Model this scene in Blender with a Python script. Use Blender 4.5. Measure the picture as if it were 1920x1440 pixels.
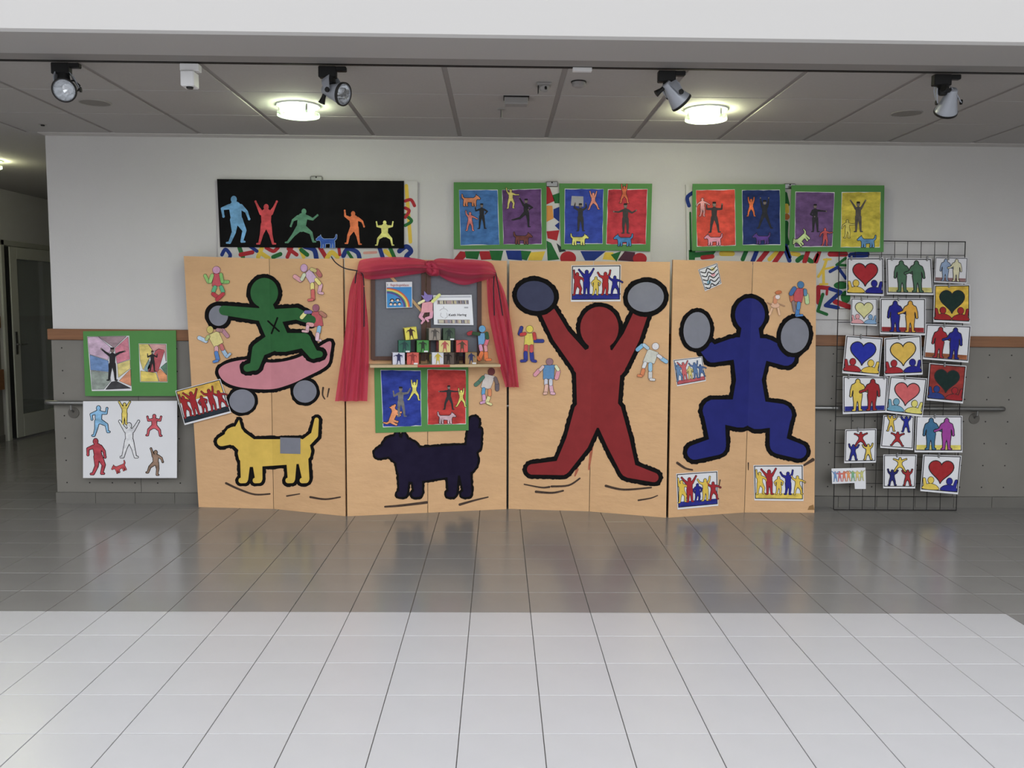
import bpy, math, random
from mathutils import Vector, Matrix
random.seed(7)
for o in list(bpy.data.objects): bpy.data.objects.remove(o)
scene = bpy.context.scene
COL = scene.collection
PI = math.pi

# ------------------------------------------------------------------ camera, sky, exposure
F, HC = 1580.34, 1.52106
ROT = ((0.99984314, -0.01548105, 0.00860391), (-0.00715548, 0.09129831, 0.99579788), (-0.01620152, -0.99570325, 0.09117321))
cam = bpy.data.cameras.new('camera'); cam.sensor_width = 36; cam.lens = F / 1920 * 36; cam.clip_end = 200
camo = bpy.data.objects.new('camera', cam); COL.objects.link(camo)
camo.matrix_world = Matrix.Translation((0, 0, HC)) @ Matrix(ROT).transposed().to_4x4()
scene.camera = camo
w = bpy.data.worlds.new('overcast_sky'); scene.world = w; w.use_nodes = True
bg = w.node_tree.nodes['Background']; bg.inputs[0].default_value = (0.93, 0.96, 1.0, 1); bg.inputs[1].default_value = 1.0
vs = scene.view_settings
vs.view_transform = 'Standard'; vs.look = 'None'; vs.exposure = 1.38; vs.gamma = 1.0; vs.use_curve_mapping = False

# ------------------------------------------------------------------ measured planes
YW = 6.39            # back wall
ZC = 2.749           # suspended ceiling
XL = -3.345          # free end of the back wall
XF = -5.40           # far wall of the corridor
YS = 3.93            # edge of the ceiling towards the hall
TX, TY, TP = -2.53093, 4.08826, 0.3   # floor tile grid

CAMP = Vector((0, 0, HC))
def ray(px, py):
    a, b = (px - 960) / F, -(py - 720) / F
    return Vector([ROT[0][i] * a + ROT[1][i] * b - ROT[2][i] for i in range(3)])
def hitz(px, py, z):
    d = ray(px, py); return CAMP + d * ((z - HC) / d.z)
def hity(px, py, y):
    d = ray(px, py); return CAMP + d * (y / d.y)
def project(p):
    v = Vector(p) - CAMP
    q = [sum(ROT[r][i] * v[i] for i in range(3)) for r in range(3)]
    if q[2] > -0.05: return None
    return 960 + F * q[0] / -q[2], 720 - F * q[1] / -q[2]

# ------------------------------------------------------------------ materials
def s2l(c): c /= 255; return c / 12.92 if c <= .04045 else ((c + .055) / 1.055) ** 2.4
MATS = {}
def mat(rgb, rough=.7, gain=1.3, var=0., scale=8., metal=0., bump=0., bscale=60., spec=.3, trans=0., alpha=1., emit=0., name='paint', stretch=None):
    key = (rgb, rough, gain, var, scale, metal, bump, bscale, spec, trans, alpha, emit, stretch)
    if key in MATS: return MATS[key]
    m = bpy.data.materials.new(name); m.use_nodes = True; nt = m.node_tree
    b = nt.nodes['Principled BSDF']
    c = [min(.95 if gain >= 2 else .9, s2l(v) * gain * (1. if emit or gain >= 2 else .7)) for v in rgb]
    if not emit and not metal:
        lum = .3*c[0] + .6*c[1] + .1*c[2]; c = [v*.91 + lum*.09 for v in c]
    b.inputs['Roughness'].default_value = rough; b.inputs['Metallic'].default_value = metal
    b.inputs['Specular IOR Level'].default_value = spec
    b.inputs['Base Color'].default_value = (*c, 1)
    if trans: b.inputs['Transmission Weight'].default_value = trans
    if alpha < 1: b.inputs['Alpha'].default_value = alpha
    if emit:
        b.inputs['Emission Color'].default_value = (*c, 1); b.inputs['Emission Strength'].default_value = emit
    if var or bump:
        tc = nt.nodes.new('ShaderNodeTexCoord'); src = tc.outputs['Object']
        if stretch:
            mp = nt.nodes.new('ShaderNodeMapping'); mp.inputs['Scale'].default_value = stretch
            nt.links.new(src, mp.inputs['Vector']); src = mp.outputs['Vector']
    if var:
        n = nt.nodes.new('ShaderNodeTexNoise'); n.inputs['Scale'].default_value = scale; n.inputs['Detail'].default_value = 6
        n.inputs['Roughness'].default_value = .6
        r = nt.nodes.new('ShaderNodeValToRGB')
        r.color_ramp.elements[0].position = .3; r.color_ramp.elements[1].position = .7
        r.color_ramp.elements[0].color = (*[x * (1 - var) for x in c], 1)
        r.color_ramp.elements[1].color = (*[min(.92, x * (1 + var) + var * .02) for x in c], 1)
        nt.links.new(src, n.inputs['Vector']); nt.links.new(n.outputs['Fac'], r.inputs['Fac'])
        nt.links.new(r.outputs['Color'], b.inputs['Base Color'])
    if bump:
        n = nt.nodes.new('ShaderNodeTexNoise'); n.inputs['Scale'].default_value = bscale; n.inputs['Detail'].default_value = 5
        u = nt.nodes.new('ShaderNodeBump'); u.inputs['Strength'].default_value = bump; u.inputs['Distance'].default_value = .01
        nt.links.new(src, n.inputs['Vector']); nt.links.new(n.outputs['Fac'], u.inputs['Height'])
        nt.links.new(u.outputs['Normal'], b.inputs['Normal'])
    MATS[key] = m
    return m
def P(*rgb): return mat(rgb, .75, var=.06, scale=25, spec=.2)          # paint or print
def BR(*rgb): return mat(rgb, .7, var=.38, scale=11, spec=.25, stretch=(1, 1, 1.6))   # brushy wash
INK = mat((14, 12, 12), .75, spec=.1, var=.15, scale=40, name='black_paint')
INK2 = mat((40, 38, 40), .7, name='ink')
PAPER = mat((226, 226, 230), .7, var=.02, scale=5, name='paper')
WALLW = mat((214, 212, 210), .85, gain=1.2, var=.015, scale=3, bump=.12, bscale=160, name='white_wall_paint')
CLAD = mat((128, 124, 116), .55, gain=1.15, var=.06, scale=3, name='grey_cladding', spec=.4)
WOOD = mat((150, 100, 62), .45, gain=1.0, var=.14, scale=5, stretch=(.6, 6, 10), name='beech_strip')
SKIRT = mat((112, 109, 103), .5, gain=1.15, var=.05, scale=6, name='skirting_tile')
CEIL = mat((196, 192, 188), .9, gain=1.0, var=.03, scale=60, name='ceiling_panel_fibre')
CEILG = mat((170, 165, 161), .9, gain=1.0, name='ceiling_recess')
STEEL = mat((170, 170, 168), .32, gain=1.0, metal=.9, name='brushed_steel')
TILEG = mat((136, 133, 130), .2, gain=1.05, var=.05, scale=2.5, spec=.5, name='grey_floor_tile')
TILEW = mat((198, 196, 198), .3, gain=1.0, var=.03, scale=2.5, spec=.5, name='white_floor_tile')
GROUT = mat((92, 88, 84), .9, gain=1.0, name='grout')
GREEN = mat((78, 142, 66), .6, var=.05, scale=4, name='green_card')
KRAFT = mat((216, 170, 120), .65, gain=1.3, var=.05, scale=3.5, bump=.6, bscale=9, spec=.3, name='orange_kraft_paper', stretch=(1, 1, 2.2))
EDGE = mat((150, 116, 78), .8, name='cardboard_edge')
BLK = mat((18, 18, 18), .5, name='black_plastic')
DARK = mat((30, 28, 27), .6, name='dark_metal')
SILV = mat((170, 174, 182), .35, gain=1.2, metal=.25, name='silver_lacquer')
WHITEP = mat((232, 232, 232), .5, name='white_plastic')

# ------------------------------------------------------------------ mesh helpers
class MB:
    def __init__(s): s.v, s.f = [], []
    def add(s, vs, fs):
        k = len(s.v); s.v += [tuple(v) for v in vs]; s.f += [tuple(i + k for i in f) for f in fs]; return s
    def box(s, a, b):
        x0, y0, z0 = a; x1, y1, z1 = b
        return s.add([(x0,y0,z0),(x1,y0,z0),(x1,y1,z0),(x0,y1,z0),(x0,y0,z1),(x1,y0,z1),(x1,y1,z1),(x0,y1,z1)],
                     [(0,3,2,1),(4,5,6,7),(0,1,5,4),(1,2,6,5),(2,3,7,6),(3,0,4,7)])
    def bev(s, a, b, c):
        """box with all edges chamfered by c"""
        x0, y0, z0 = a; x1, y1, z1 = b
        vs = []; idx = {}
        for i, X in enumerate((x0, x1)):
            for j, Y in enumerate((y0, y1)):
                for k, Z in enumerate((z0, z1)):
                    sx, sy, sz = (c if i == 0 else -c), (c if j == 0 else -c), (c if k == 0 else -c)
                    for ax in range(3):
                        p = [X + sx, Y + sy, Z + sz]; p[ax] = (X, Y, Z)[ax]
                        idx[i, j, k, ax] = len(vs); vs.append(p)
        fs = []
        def q(keys): fs.append([idx[t] for t in keys])
        for e in (0, 1):
            q([(e,0,0,0),(e,1,0,0),(e,1,1,0),(e,0,1,0)]); q([(0,e,0,1),(1,e,0,1),(1,e,1,1),(0,e,1,1)]); q([(0,0,e,2),(1,0,e,2),(1,1,e,2),(0,1,e,2)])
            for g in (0, 1):
                q([(e,g,0,0),(e,g,1,0),(e,g,1,1),(e,g,0,1)]); q([(e,0,g,0),(e,1,g,0),(e,1,g,2),(e,0,g,2)]); q([(0,e,g,1),(1,e,g,1),(1,e,g,2),(0,e,g,2)])
                for h in (0, 1): q([(e,g,h,0),(e,g,h,1),(e,g,h,2)])
        return s.add(vs, fs)
    def prism(s, front, back):
        n = len(front)
        return s.add(list(front) + list(back), [tuple(range(n)), tuple(range(2*n-1, n-1, -1))] + [(i, i + n, (i+1) % n + n, (i+1) % n) for i in range(n)])
    def tube(s, pts, r, n=10, closed=False):
        pts = [Vector(p) for p in pts]; rings = []
        rr = r if isinstance(r, (list, tuple)) else [r] * len(pts)
        up = None
        for i, p in enumerate(pts):
            d = (pts[min(i+1, len(pts)-1)] - pts[max(i-1, 0)]).normalized()
            if up is None: up = d.orthogonal().normalized()
            up = (up - d * up.dot(d)); up = up.normalized() if up.length > 1e-6 else d.orthogonal().normalized()
            sd = d.cross(up)
            rings.append([p + (up * math.cos(2*PI*k/n) + sd * math.sin(2*PI*k/n)) * rr[i] for k in range(n)])
        vs = [v for g in rings for v in g]; fs = []
        for i in range(len(rings) - 1):
            for k in range(n): fs.append((i*n+k, i*n+(k+1) % n, (i+1)*n+(k+1) % n, (i+1)*n+k))
        fs.append(tuple(range(n-1, -1, -1))); fs.append(tuple(range(len(vs)-n, len(vs))))
        return s.add(vs, fs)
    def lathe(s, c, axis, prof, n=28):
        """prof: list of (along axis, radius)"""
        c = Vector(c); a = Vector(axis).normalized(); u = a.orthogonal().normalized(); v = a.cross(u)
        vs = []; fs = []
        for t, r in prof:
            for k in range(n): vs.append(c + a * t + (u * math.cos(2*PI*k/n) + v * math.sin(2*PI*k/n)) * max(r, 1e-5))
        for i in range(len(prof) - 1):
            for k in range(n): fs.append((i*n+k, i*n+(k+1) % n, (i+1)*n+(k+1) % n, (i+1)*n+k))
        return s.add(vs, fs)
    def grid(s, rows):
        n = len(rows[0])
        return s.add([p for r in rows for p in r], [(i*n+j, i*n+j+1, (i+1)*n+j+1, (i+1)*n+j) for i in range(len(rows)-1) for j in range(n-1)])

WL = {}
def tag(o, label=None, cat=None, group=None, kind=None):
    if label: o['label'] = label
    if cat: o['category'] = cat
    if group: o['group'] = group
    if kind: o['kind'] = kind
    return o
def empty(name, loc, label, cat, group=None):
    o = bpy.data.objects.new(name, None); COL.objects.link(o); o.location = loc; o.empty_display_size = .05
    WL[o.name] = Vector(loc); return tag(o, label, cat, group)
def obj(name, mb, m, parent=None, loc=None, smooth=False, label=None):
    base = WL[parent.name] if parent else Vector(loc or (0, 0, 0))
    me = bpy.data.meshes.new(name)
    me.from_pydata([tuple(Vector(v) - base) for v in mb.v], [], mb.f); me.materials.append(m); me.validate(); me.update()
    if smooth:
        for p in me.polygons: p.use_smooth = True
    o = bpy.data.objects.new(name, me); COL.objects.link(o)
    if parent: o.parent = parent
    else: o.location = base
    WL[o.name] = base.copy()
    if label: o['label'] = label
    return o
def struct(name, mb, m, **k): return tag(obj(name, mb, m, **k), kind='structure')

# ------------------------------------------------------------------ 2D shapes (image-like coordinates, y down)
def hull(pts):
    pts = sorted(set((round(x, 6), round(y, 6)) for x, y in pts))
    def half(ps):
        h = []
        for p in ps:
            while len(h) > 1 and (h[-1][0]-h[-2][0])*(p[1]-h[-2][1]) - (h[-1][1]-h[-2][1])*(p[0]-h[-2][0]) <= 0: h.pop()
            h.append(p)
        return h[:-1]
    return half(pts) + half(pts[::-1])
def circ(x, y, r, n=14): return [(x + r*math.cos(2*PI*i/n), y + r*math.sin(2*PI*i/n)) for i in range(n)]
def cap(x0, y0, r0, x1, y1, r1, g=0.): return hull(circ(x0, y0, r0+g) + circ(x1, y1, r1+g))
def ell(x, y, rx, ry, rot=0, g=0., n=32):
    c, s = math.cos(math.radians(rot)), math.sin(math.radians(rot)); o = []
    for i in range(n):
        a, b = (rx+g)*math.cos(2*PI*i/n), (ry+g)*math.sin(2*PI*i/n); o.append((x + a*c - b*s, y + a*s + b*c))
    return o
def spl(pts, closed=True, k=6):
    n = len(pts); o = []
    for i in range(n if closed else n - 1):
        p = [pts[(i+j-1) % n] if closed else pts[min(max(i+j-1, 0), n-1)] for j in range(4)]
        for q in range(k):
            t = q / k
            o.append(tuple(.5*((2*p[1][d]) + (-p[0][d]+p[2][d])*t + (2*p[0][d]-5*p[1][d]+4*p[2][d]-p[3][d])*t*t + (-p[0][d]+3*p[1][d]-3*p[2][d]+p[3][d])*t**3) for d in (0, 1)))
    if not closed: o.append(tuple(pts[-1]))
    return o
# a shape: ('c',x0,y0,r0,x1,y1,r1) | ('e',x,y,rx,ry,rot) | ('p',pts) ; render() gives polygons grown by g
def render(shapes, g=0., jit=0.):
    o = []
    for s in shapes:
        if s[0] == 'c': o.append(cap(*s[1:], g=g))
        elif s[0] == 'e': o.append(ell(*s[1:], g=g))
        else:
            o.append(list(s[1]))
            if g:
                p = s[1]
                for i in range(len(p)): o.append(hull(circ(*p[i], g, 8) + circ(*p[(i+1) % len(p)], g, 8)))
    if jit:
        q = []
        for poly in o:
            e = []
            for i in range(len(poly)):
                a, b = poly[i], poly[(i+1) % len(poly)]; n = max(1, int(math.dist(a, b)/3))
                e += [(a[0] + (b[0]-a[0])*t/n + random.uniform(-jit, jit), a[1] + (b[1]-a[1])*t/n + random.uniform(-jit, jit)) for t in range(n)]
            q.append(e)
        o = q
    return o
def stroke(pts, w0, w1=None, smooth=True):
    p = spl(pts, False, 5) if smooth and len(pts) > 2 else pts
    w1 = w0 if w1 is None else w1; n = len(p) - 1
    return [('c', *p[i], w0 + (w1-w0)*i/n, *p[i+1], w0 + (w1-w0)*(i+1)/n) for i in range(n)]
def man(cx, fy, h, la=(-20, -10), ra=(20, 10), ll=(-6, -4), rl=(6, 4), lean=0., fat=1.):
    """plain standing person, angles from straight down, positive to the right"""
    def end(p, a, l): return (p[0] + l*math.sin(math.radians(a)), p[1] + l*math.cos(math.radians(a)))
    up, lo = .25*h, .235*h
    ext = max(up*math.cos(math.radians(l[0])) + lo*math.cos(math.radians(l[1])) for l in (ll, rl)) + .02*h
    hip = (cx, fy - ext); ch = end(hip, 180 - lean, .26*h); nk = end(hip, 180 - lean, .33*h); hd = end(hip, 180 - lean*1.2, .425*h)
    S = [('c', *hip, .075*h*fat, *ch, .085*h*fat), ('c', *ch, .05*h, *nk, .032*h), ('e', *hd, .062*h, .076*h, 0)]
    for sgn, a in ((-1, la), (1, ra)):
        s = (ch[0] + sgn*.075*h*fat, ch[1] - .015*h); e = end(s, a[0], .16*h); w_ = end(e, a[1], .145*h)
        S += [('c', *s, .038*h*fat, *e, .03*h), ('c', *e, .03*h, *w_, .022*h), ('e', *end(w_, a[1], .015*h), .027*h, .03*h, 0)]
    for sgn, l in ((-1, ll), (1, rl)):
        s = (hip[0] + sgn*.042*h, hip[1]); k = end(s, l[0], up); f = end(k, l[1], lo)
        S += [('c', *s, .06*h*fat, *k, .042*h), ('c', *k, .042*h, *f, .028*h), ('c', *f, .026*h, f[0] + sgn*.06*h, f[1] + .006*h, .019*h)]
    return S
def dog(x, y, L, flip=1, rot=0):
    """plain dog seen from the side; x,y = middle of the back, L = length, head towards -x when flip=1"""
    T = []
    def a(px, py):
        c, s = math.cos(math.radians(rot)), math.sin(math.radians(rot)); px, py = px*L*flip, py*L
        return (x + px*c - py*s, y + px*s + py*c)
    def C(p, r0, q, r1): T.append(('c', *a(*p), r0*L, *a(*q), r1*L))
    C((-.2, .09), .115, (.22, .07), .095)
    C((-.22, .05), .085, (-.34, -.05), .075); C((-.34, -.06), .08, (-.36, -.05), .085); C((-.37, -.04), .062, (-.47, .0), .042)
    T.append(('p', [a(-.36, -.11), a(-.31, -.20), a(-.27, -.05)]))
    for px, d in ((-.25, -.01), (-.15, .02), (.17, 0), (.27, .03)): C((px, .12), .052, (px + d, .34), .034); C((px + d, .35), .03, (px + d - .03, .355), .026)
    C((.28, .03), .045, (.38, -.06), .034); C((.38, -.06), .034, (.4, -.2), .02)
    return T
def heart(x, y, s):
    o = []
    for i in range(40):
        t = 2*PI*i/40
        o.append((x + s*16*math.sin(t)**3/16, y - s*(13*math.cos(t) - 5*math.cos(2*t) - 2*math.cos(3*t) - math.cos(4*t))/16))
    return [('p', o)]

# ------------------------------------------------------------------ surfaces in the room that carry pictures
class Plane:
    def __init__(s, p0, n): s.p0, s.n = Vector(p0), Vector(n).normalized()
    def pt(s, px, py, off=0.):
        d = ray(px, py); q = s.p0 + s.n*off
        return CAMP + d * ((q - CAMP).dot(s.n) / d.dot(s.n))
    def at(s, px, py, off=0.): return s.pt(px, py) + s.n*off
    def split(s, poly): return [(s, poly)]
def clip(poly, a, b, sgn):
    f = lambda p: sgn*((b[0]-a[0])*(p[1]-a[1]) - (b[1]-a[1])*(p[0]-a[0])); o = []
    for i in range(len(poly)):
        p, q = poly[i], poly[(i+1) % len(poly)]; fp, fq = f(p), f(q)
        if fp >= 0: o.append(p)
        if fp*fq < 0: t = fp/(fp-fq); o.append((p[0]+(q[0]-p[0])*t, p[1]+(q[1]-p[1])*t))
    return o
class Fold:
    def __init__(s, l, r, a, b): s.l, s.r, s.a, s.b = l, r, a, b   # a top, b bottom of the fold in the image
    def at(s, px, py, off=0.):
        return (s.l if (s.b[0]-s.a[0])*(py-s.a[1]) - (s.b[1]-s.a[1])*(px-s.a[0]) > 0 else s.r).at(px, py, off)
    def split(s, poly):
        o = []
        for pl, sg in ((s.l, 1), (s.r, -1)):
            c = clip(poly, s.a, s.b, sg)
            if len(c) > 2: o.append((pl, c))
        return o
def ident(x, y): return x, y
def flat(parent, name, surf, shapes, m, off, grow=0., thick=0., tf=ident, label=None, jit=0.):
    """paint (thick=0) or stuck-on paper (thick>0) on a surface"""
    mb = MB(); polys = render(shapes, grow, jit); stp = min(1.5e-5, 5e-4/len(polys))
    for pi, poly in enumerate(polys):
        for pl, pp in surf.split([tf(*p) for p in poly]):
            fr = [pl.at(*p, off + pi*stp) for p in pp]
            # orient towards the room
            nn = Vector((0, 0, 0))
            for i in range(len(fr)): nn += fr[i].cross(fr[(i+1) % len(fr)])
            if nn.dot(pl.n) < 0: fr.reverse()
            if thick: mb.prism(fr, [v - pl.n*thick for v in fr])
            else: mb.add(fr, [tuple(range(len(fr)))])
    return obj(name, mb, m, parent, label=label)
def inked(parent, name, surf, shapes, m, off, ow, tf=ident, ink=INK, label=None, gap=.0009, thick=0.):
    """coloured figure with a darker outline as its sub-part"""
    o = flat(parent, name, surf, shapes, m, off + gap, 0, thick, tf, label)
    flat(o if o.parent and o.parent.parent is None else parent, 'outline', surf, shapes, ink, off, ow, 0, tf)
    return o
def quadmap(q, A=1.):
    def f(x, y):
        u, v = x / A, y
        return tuple((q[0][d]*(1-u) + q[1][d]*u)*(1-v) + (q[3][d]*(1-u) + q[2][d]*u)*v for d in (0, 1))
    return f
def zq(ox, oy, sc, *pts): return [(ox + a/sc, oy + b/sc) for a, b in pts]
def base_of(surf, q, off=0.):
    p, r = surf.at(*q[3], off), surf.at(*q[2], off); return (p + r) / 2

# ================================================================== SETTING
# floor: grout bed and single tiles
fl = struct('floor', MB().box((-16, -12, -.12), (16, 20, -.004)), GROUT)
def tile_mesh(name, m):
    mb = MB(); gx, gy, t = .0016, .0011, .0014; X, Y = TP/2 - gx, TP/2 - gy
    mb.add([(-X,-Y,-.006),(X,-Y,-.006),(X,Y,-.006),(-X,Y,-.006),(-X,-Y,-t),(X,-Y,-t),(X,Y,-t),(-X,Y,-t),(-X+t,-Y+t,0),(X-t,-Y+t,0),(X-t,Y-t,0),(-X+t,Y-t,0)],
           [(0,1,5,4),(1,2,6,5),(2,3,7,6),(3,0,4,7),(4,5,9,8),(5,6,10,9),(6,7,11,10),(7,4,8,11),(8,9,10,11)])
    me = bpy.data.meshes.new(name); me.from_pydata(mb.v, [], mb.f); me.materials.append(m); me.update(); return me, mb
TG, TMB = tile_mesh('grey_tile', TILEG); TW, _ = tile_mesh('white_tile', TILEW)
cand = []; rest = {0: MB(), 1: MB()}
for i in range(-18, 36):
    for j in range(-48, 42):
        cx, cy = TX + (i + .5)*TP, TY + (j + .5)*TP
        if cx < XF - 2.6 or (cy > YW + .1 and cx > XL + .1) or cy > 13.4: continue
        white = j < 0 and i < 17
        c = [project((cx + a, cy + b, 0)) for a in (-.15, .15) for b in (-.15, .15)]
        vis = all(c) and max(p[0] for p in c) > 0 and min(p[0] for p in c) < 1920 and min(p[1] for p in c) < 1440 and cy < YW
        cand.append((cy if vis else 99, cx, cy, white))
cand.sort()
for n, (k, cx, cy, white) in enumerate(cand):
    if k < 99 and n < 300:
        o = bpy.data.objects.new('floor_tile', TW if white else TG); COL.objects.link(o)
        o.parent = fl; o.location = (cx, cy, random.uniform(-.0003, .0002)); o.rotation_euler = (random.uniform(-.0006, .0006), random.uniform(-.0006, .0006), 0)
    else: rest[int(white)].add([(v[0] + cx, v[1] + cy, v[2]) for v in TMB.v], TMB.f)
for wht, nm in ((0, 'grey_tile_field'), (1, 'white_tile_field')):
    tag(obj(nm, rest[wht], TILEW if wht else TILEG, fl), kind='stuff')

# back wall with cladding, strip and skirting
wb = struct('wall_back', MB().box((XL, YW, -.1), (6.2, YW + .22, 3.0)), WALLW)
ZS0, ZS1 = 1.246, 1.328
xs = [XL - .012, -2.72, -1.47, -.22, 1.03, 2.28, 3.53, 4.78, 6.2]
for a, b in zip(xs, xs[1:]): obj('cladding_panel', MB().bev((a + .0015, YW - .012, .085), (b - .0015, YW + .004, ZS0), .001), CLAD, wb)
mb = MB()
for i in range(56):
    for j in range(7):
        x = -3.28 + i*.1715; z = 1.185 - j*.171
        if z > .1 and x < 6: mb.lathe((x, YW - .012, z), (0, -1, 0), [(0, .0055), (.002, .005), (.0025, 0)], 8)
tag(obj('screw_heads', mb, DARK, wb), kind='stuff')
struct('trim_1', MB().bev((XL - .03, YW - .03, ZS0), (6.2, YW + .002, ZS1), .004), WOOD)
bbk = struct('baseboard_back', MB().box((XL - .02, YW - .012, -.004), (6.2, YW + .002, .082)), SKIRT)
for i in range(32):
    x = XL - .02 + i*.3
    obj('skirting_tile', MB().bev((x + .001, YW - .022, -.002), (x + .299, YW - .012, .084), .002), SKIRT, bbk)
# corridor running back on the left
wr = struct('wall_right', MB().box((XL, YW + .22, -.1), (XL + .2, 13.5, 3.0)), WALLW)
obj('cladding_panel', MB().box((XL - .012, YW, .085), (XL, 13.4, ZS0)), CLAD, wr)
struct('trim_2', MB().bev((XL - .03, YW + .003, ZS0), (XL, 13.4, ZS1), .004), WOOD)
wl = struct('wall_left', MB().box((XF - .2, 6.0, -.1), (XF, 9.28, 3.0)).box((XF - .2, 10.42, -.1), (XF, 13.6, 3.0)).box((XF - .2, 9.28, 2.2), (XF, 10.42, 3.0)), WALLW)
obj('cladding_panel', MB().box((XF, 6.2, .085), (XF + .012, 9.2, ZS0)), CLAD, wl)
obj('cladding_panel', MB().box((XF, 10.5, .085), (XF + .012, 13.4, ZS0)), CLAD, wl)
struct('trim_3', MB().bev((XF, 6.2, ZS0), (XF + .03, 9.2, ZS1 + .05), .004), WOOD)
struct('trim_4', MB().bev((XF, 6.2, .58), (XF + .04, 9.2, .80), .004), WOOD)
struct('baseboard_left', MB().box((XF, 6.2, -.003), (XF + .02, 9.2, .084)), SKIRT)
struct('wall_corridor_end', MB().box((XF - 2.7, 13.4, -.1), (XL + .2, 13.6, 3.0)), WALLW)
struct('wall_far_left', MB().box((XF - 2.8, 6.0, -.1), (XF - 2.6, 13.6, 3.0)), WALLW)
struct('trim_5', MB().bev((XF - 2.6, 6.2, ZS0), (XF - 2.57, 13.4, ZS1), .004), WOOD)
obj('cladding_panel', MB().box((XF - 2.6, 6.2, .085), (XF - 2.588, 13.4, ZS0)), CLAD, bpy.data.objects['wall_far_left'])
# glazed door in the corridor wall, slightly ajar
d = tag(empty('door_1', (XF, 9.3, 0), None, None), kind='structure')
FR = mat((196, 196, 184), .4, gain=1.1, name='door_lacquer')
jb = MB()
for y0, y1 in ((9.28, 9.34), (10.36, 10.42)): jb.bev((XF - .12, y0, 0), (XF + .02, y1, 2.2), .004)
jb.bev((XF - .12, 9.28, 2.14), (XF + .02, 10.42, 2.2), .004)
obj('door_frame', jb, FR, d)
lf = empty('door_leaf', (XF + .03, 9.37, 0), None, None); lf.parent = d; lf.location = (.03, .07, 0); lf.rotation_euler = (0, 0, math.radians(-4))
def leafpart(name, mb, m):
    me = bpy.data.meshes.new(name); me.from_pydata(mb.v, [], mb.f); me.materials.append(m); me.update()
    o = bpy.data.objects.new(name, me); COL.objects.link(o); o.parent = lf; return o
leafpart('leaf_frame', MB().bev((-.02, 0, .02), (.03, .12, 2.13), .004).bev((-.02, .86, .02), (.03, .98, 2.13), .004).bev((-.02, .12, 2.0), (.03, .86, 2.13), .004).bev((-.02, .12, .02), (.03, .86, .27), .004), FR)
leafpart('glass_pane', MB().box((.0, .12, .27), (.008, .86, 2.0)), mat((150, 158, 148), .03, gain=1, spec=.9, alpha=.45, name='door_glass'))
leafpart('gasket', MB().box((-.025, -.02, .02), (.02, -.002, 2.13)), BLK)
leafpart('lock_plate', MB().box((.03, .03, .95), (.036, .07, 1.2)).tube([(.03, .05, 1.06), (.08, .05, 1.06), (.08, .16, 1.06)], .009), STEEL)

# suspended ceiling: recess slab and single panels
ce = struct('ceiling', MB().box((-8.2, 4.36, ZC + .006), (6.2, 13.6, ZC + .12)), CEILG)
rows = [4.425, 5.04, 5.655, 6.28]
def cpanel(x0, x1, y0, y1): obj('ceiling_panel', MB().bev((x0 + .014, y0 + .004, ZC), (x1 - .014, y1 - .004, ZC + .014), .003), CEIL, ce)
for k in range(-6, 9):
    x0 = .335 + .6265*k
    for y0, y1 in zip(rows, rows[1:]): cpanel(x0, x0 + .6265, y0, y1)
obj('edge_trim', MB().box((XL, 6.285, ZC - .004), (6.2, YW, ZC + .012)), mat((214, 210, 206), .8, gain=1.2, name='ceiling_edge'), ce)
obj('corridor_soffit', MB().box((-8.2, 6.285, ZC - .002), (XL, 13.4, ZC + .014)).box((-8.2, 4.425, ZC - .002), (.335 - .6265*6, 6.285, ZC + .014)), CEIL, ce)
obj('edge_trim', MB().box((5.98, 4.425, ZC - .002), (6.2, 6.285, ZC + .014)), CEIL, ce)
struct('trim_6', MB().bev((-8.2, 4.275, 2.735), (6.2, 4.398, 3.0), .004), mat((168, 164, 160), .85, gain=1, name='track_margin_shade'))  # margin coloured darker to stand in for the shade of its recess
struct('trim_7', MB().bev((-8.2, YS, 2.73), (6.2, 4.28, 3.0), .012), mat((206, 203, 200), .85, gain=1, name='bulkhead_plaster'))
struct('wall_upper', MB().box((-8.2, YS + .005, 2.95), (6.2, 4.4, 6.4)), mat((236, 236, 238), .85, gain=2.0, name='fascia_white'))

# paving slab outside, unseen, added to block sky light from below the horizon
struct('added_ground', MB().box((-70, -90, -.2), (70, -12, -.03)).box((16, -12, -.2), (70, 40, -.03)).box((-70, -12, -.2), (-16, 40, -.03)), mat((150, 148, 145), .9, gain=1, var=.1, scale=.5, name='added_paving'))
struct('wall_added_front', MB().box((-8.4, -9.2, -.1), (7, -9, 1.2)).box((-8.4, -9.2, 1.2), (-1.0, -9, 4.4)), WALLW)  # unseen wall, added to dim the back wall's top and block light from left
# hall side walls out of view, kept low; left one added to block light
struct('wall_added_left', MB().box((-8.4, -9, -.1), (-8.2, 13.6, 3.4)), WALLW)
struct('wall_hall_right', MB().box((6.2, 1.5, -.1), (6.4, 6.6, 3.4)), WALLW)


# ================================================================== CEILING FITTINGS
tr = empty('light_track', (0, 4.42, 2.72), 'long thin black lighting track along the ceiling edge', 'light track')
obj('rail', MB().box((-8.0, 4.400, 2.733), (6.1, 4.424, ZC + .01)), DARK, tr)
obj('joint_cover', MB().bev((hity(1074, 120, 4.40).x, 4.392, 2.716), (hity(1110, 120, 4.40).x, 4.426, 2.733), .002), WHITEP, tr)

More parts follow.
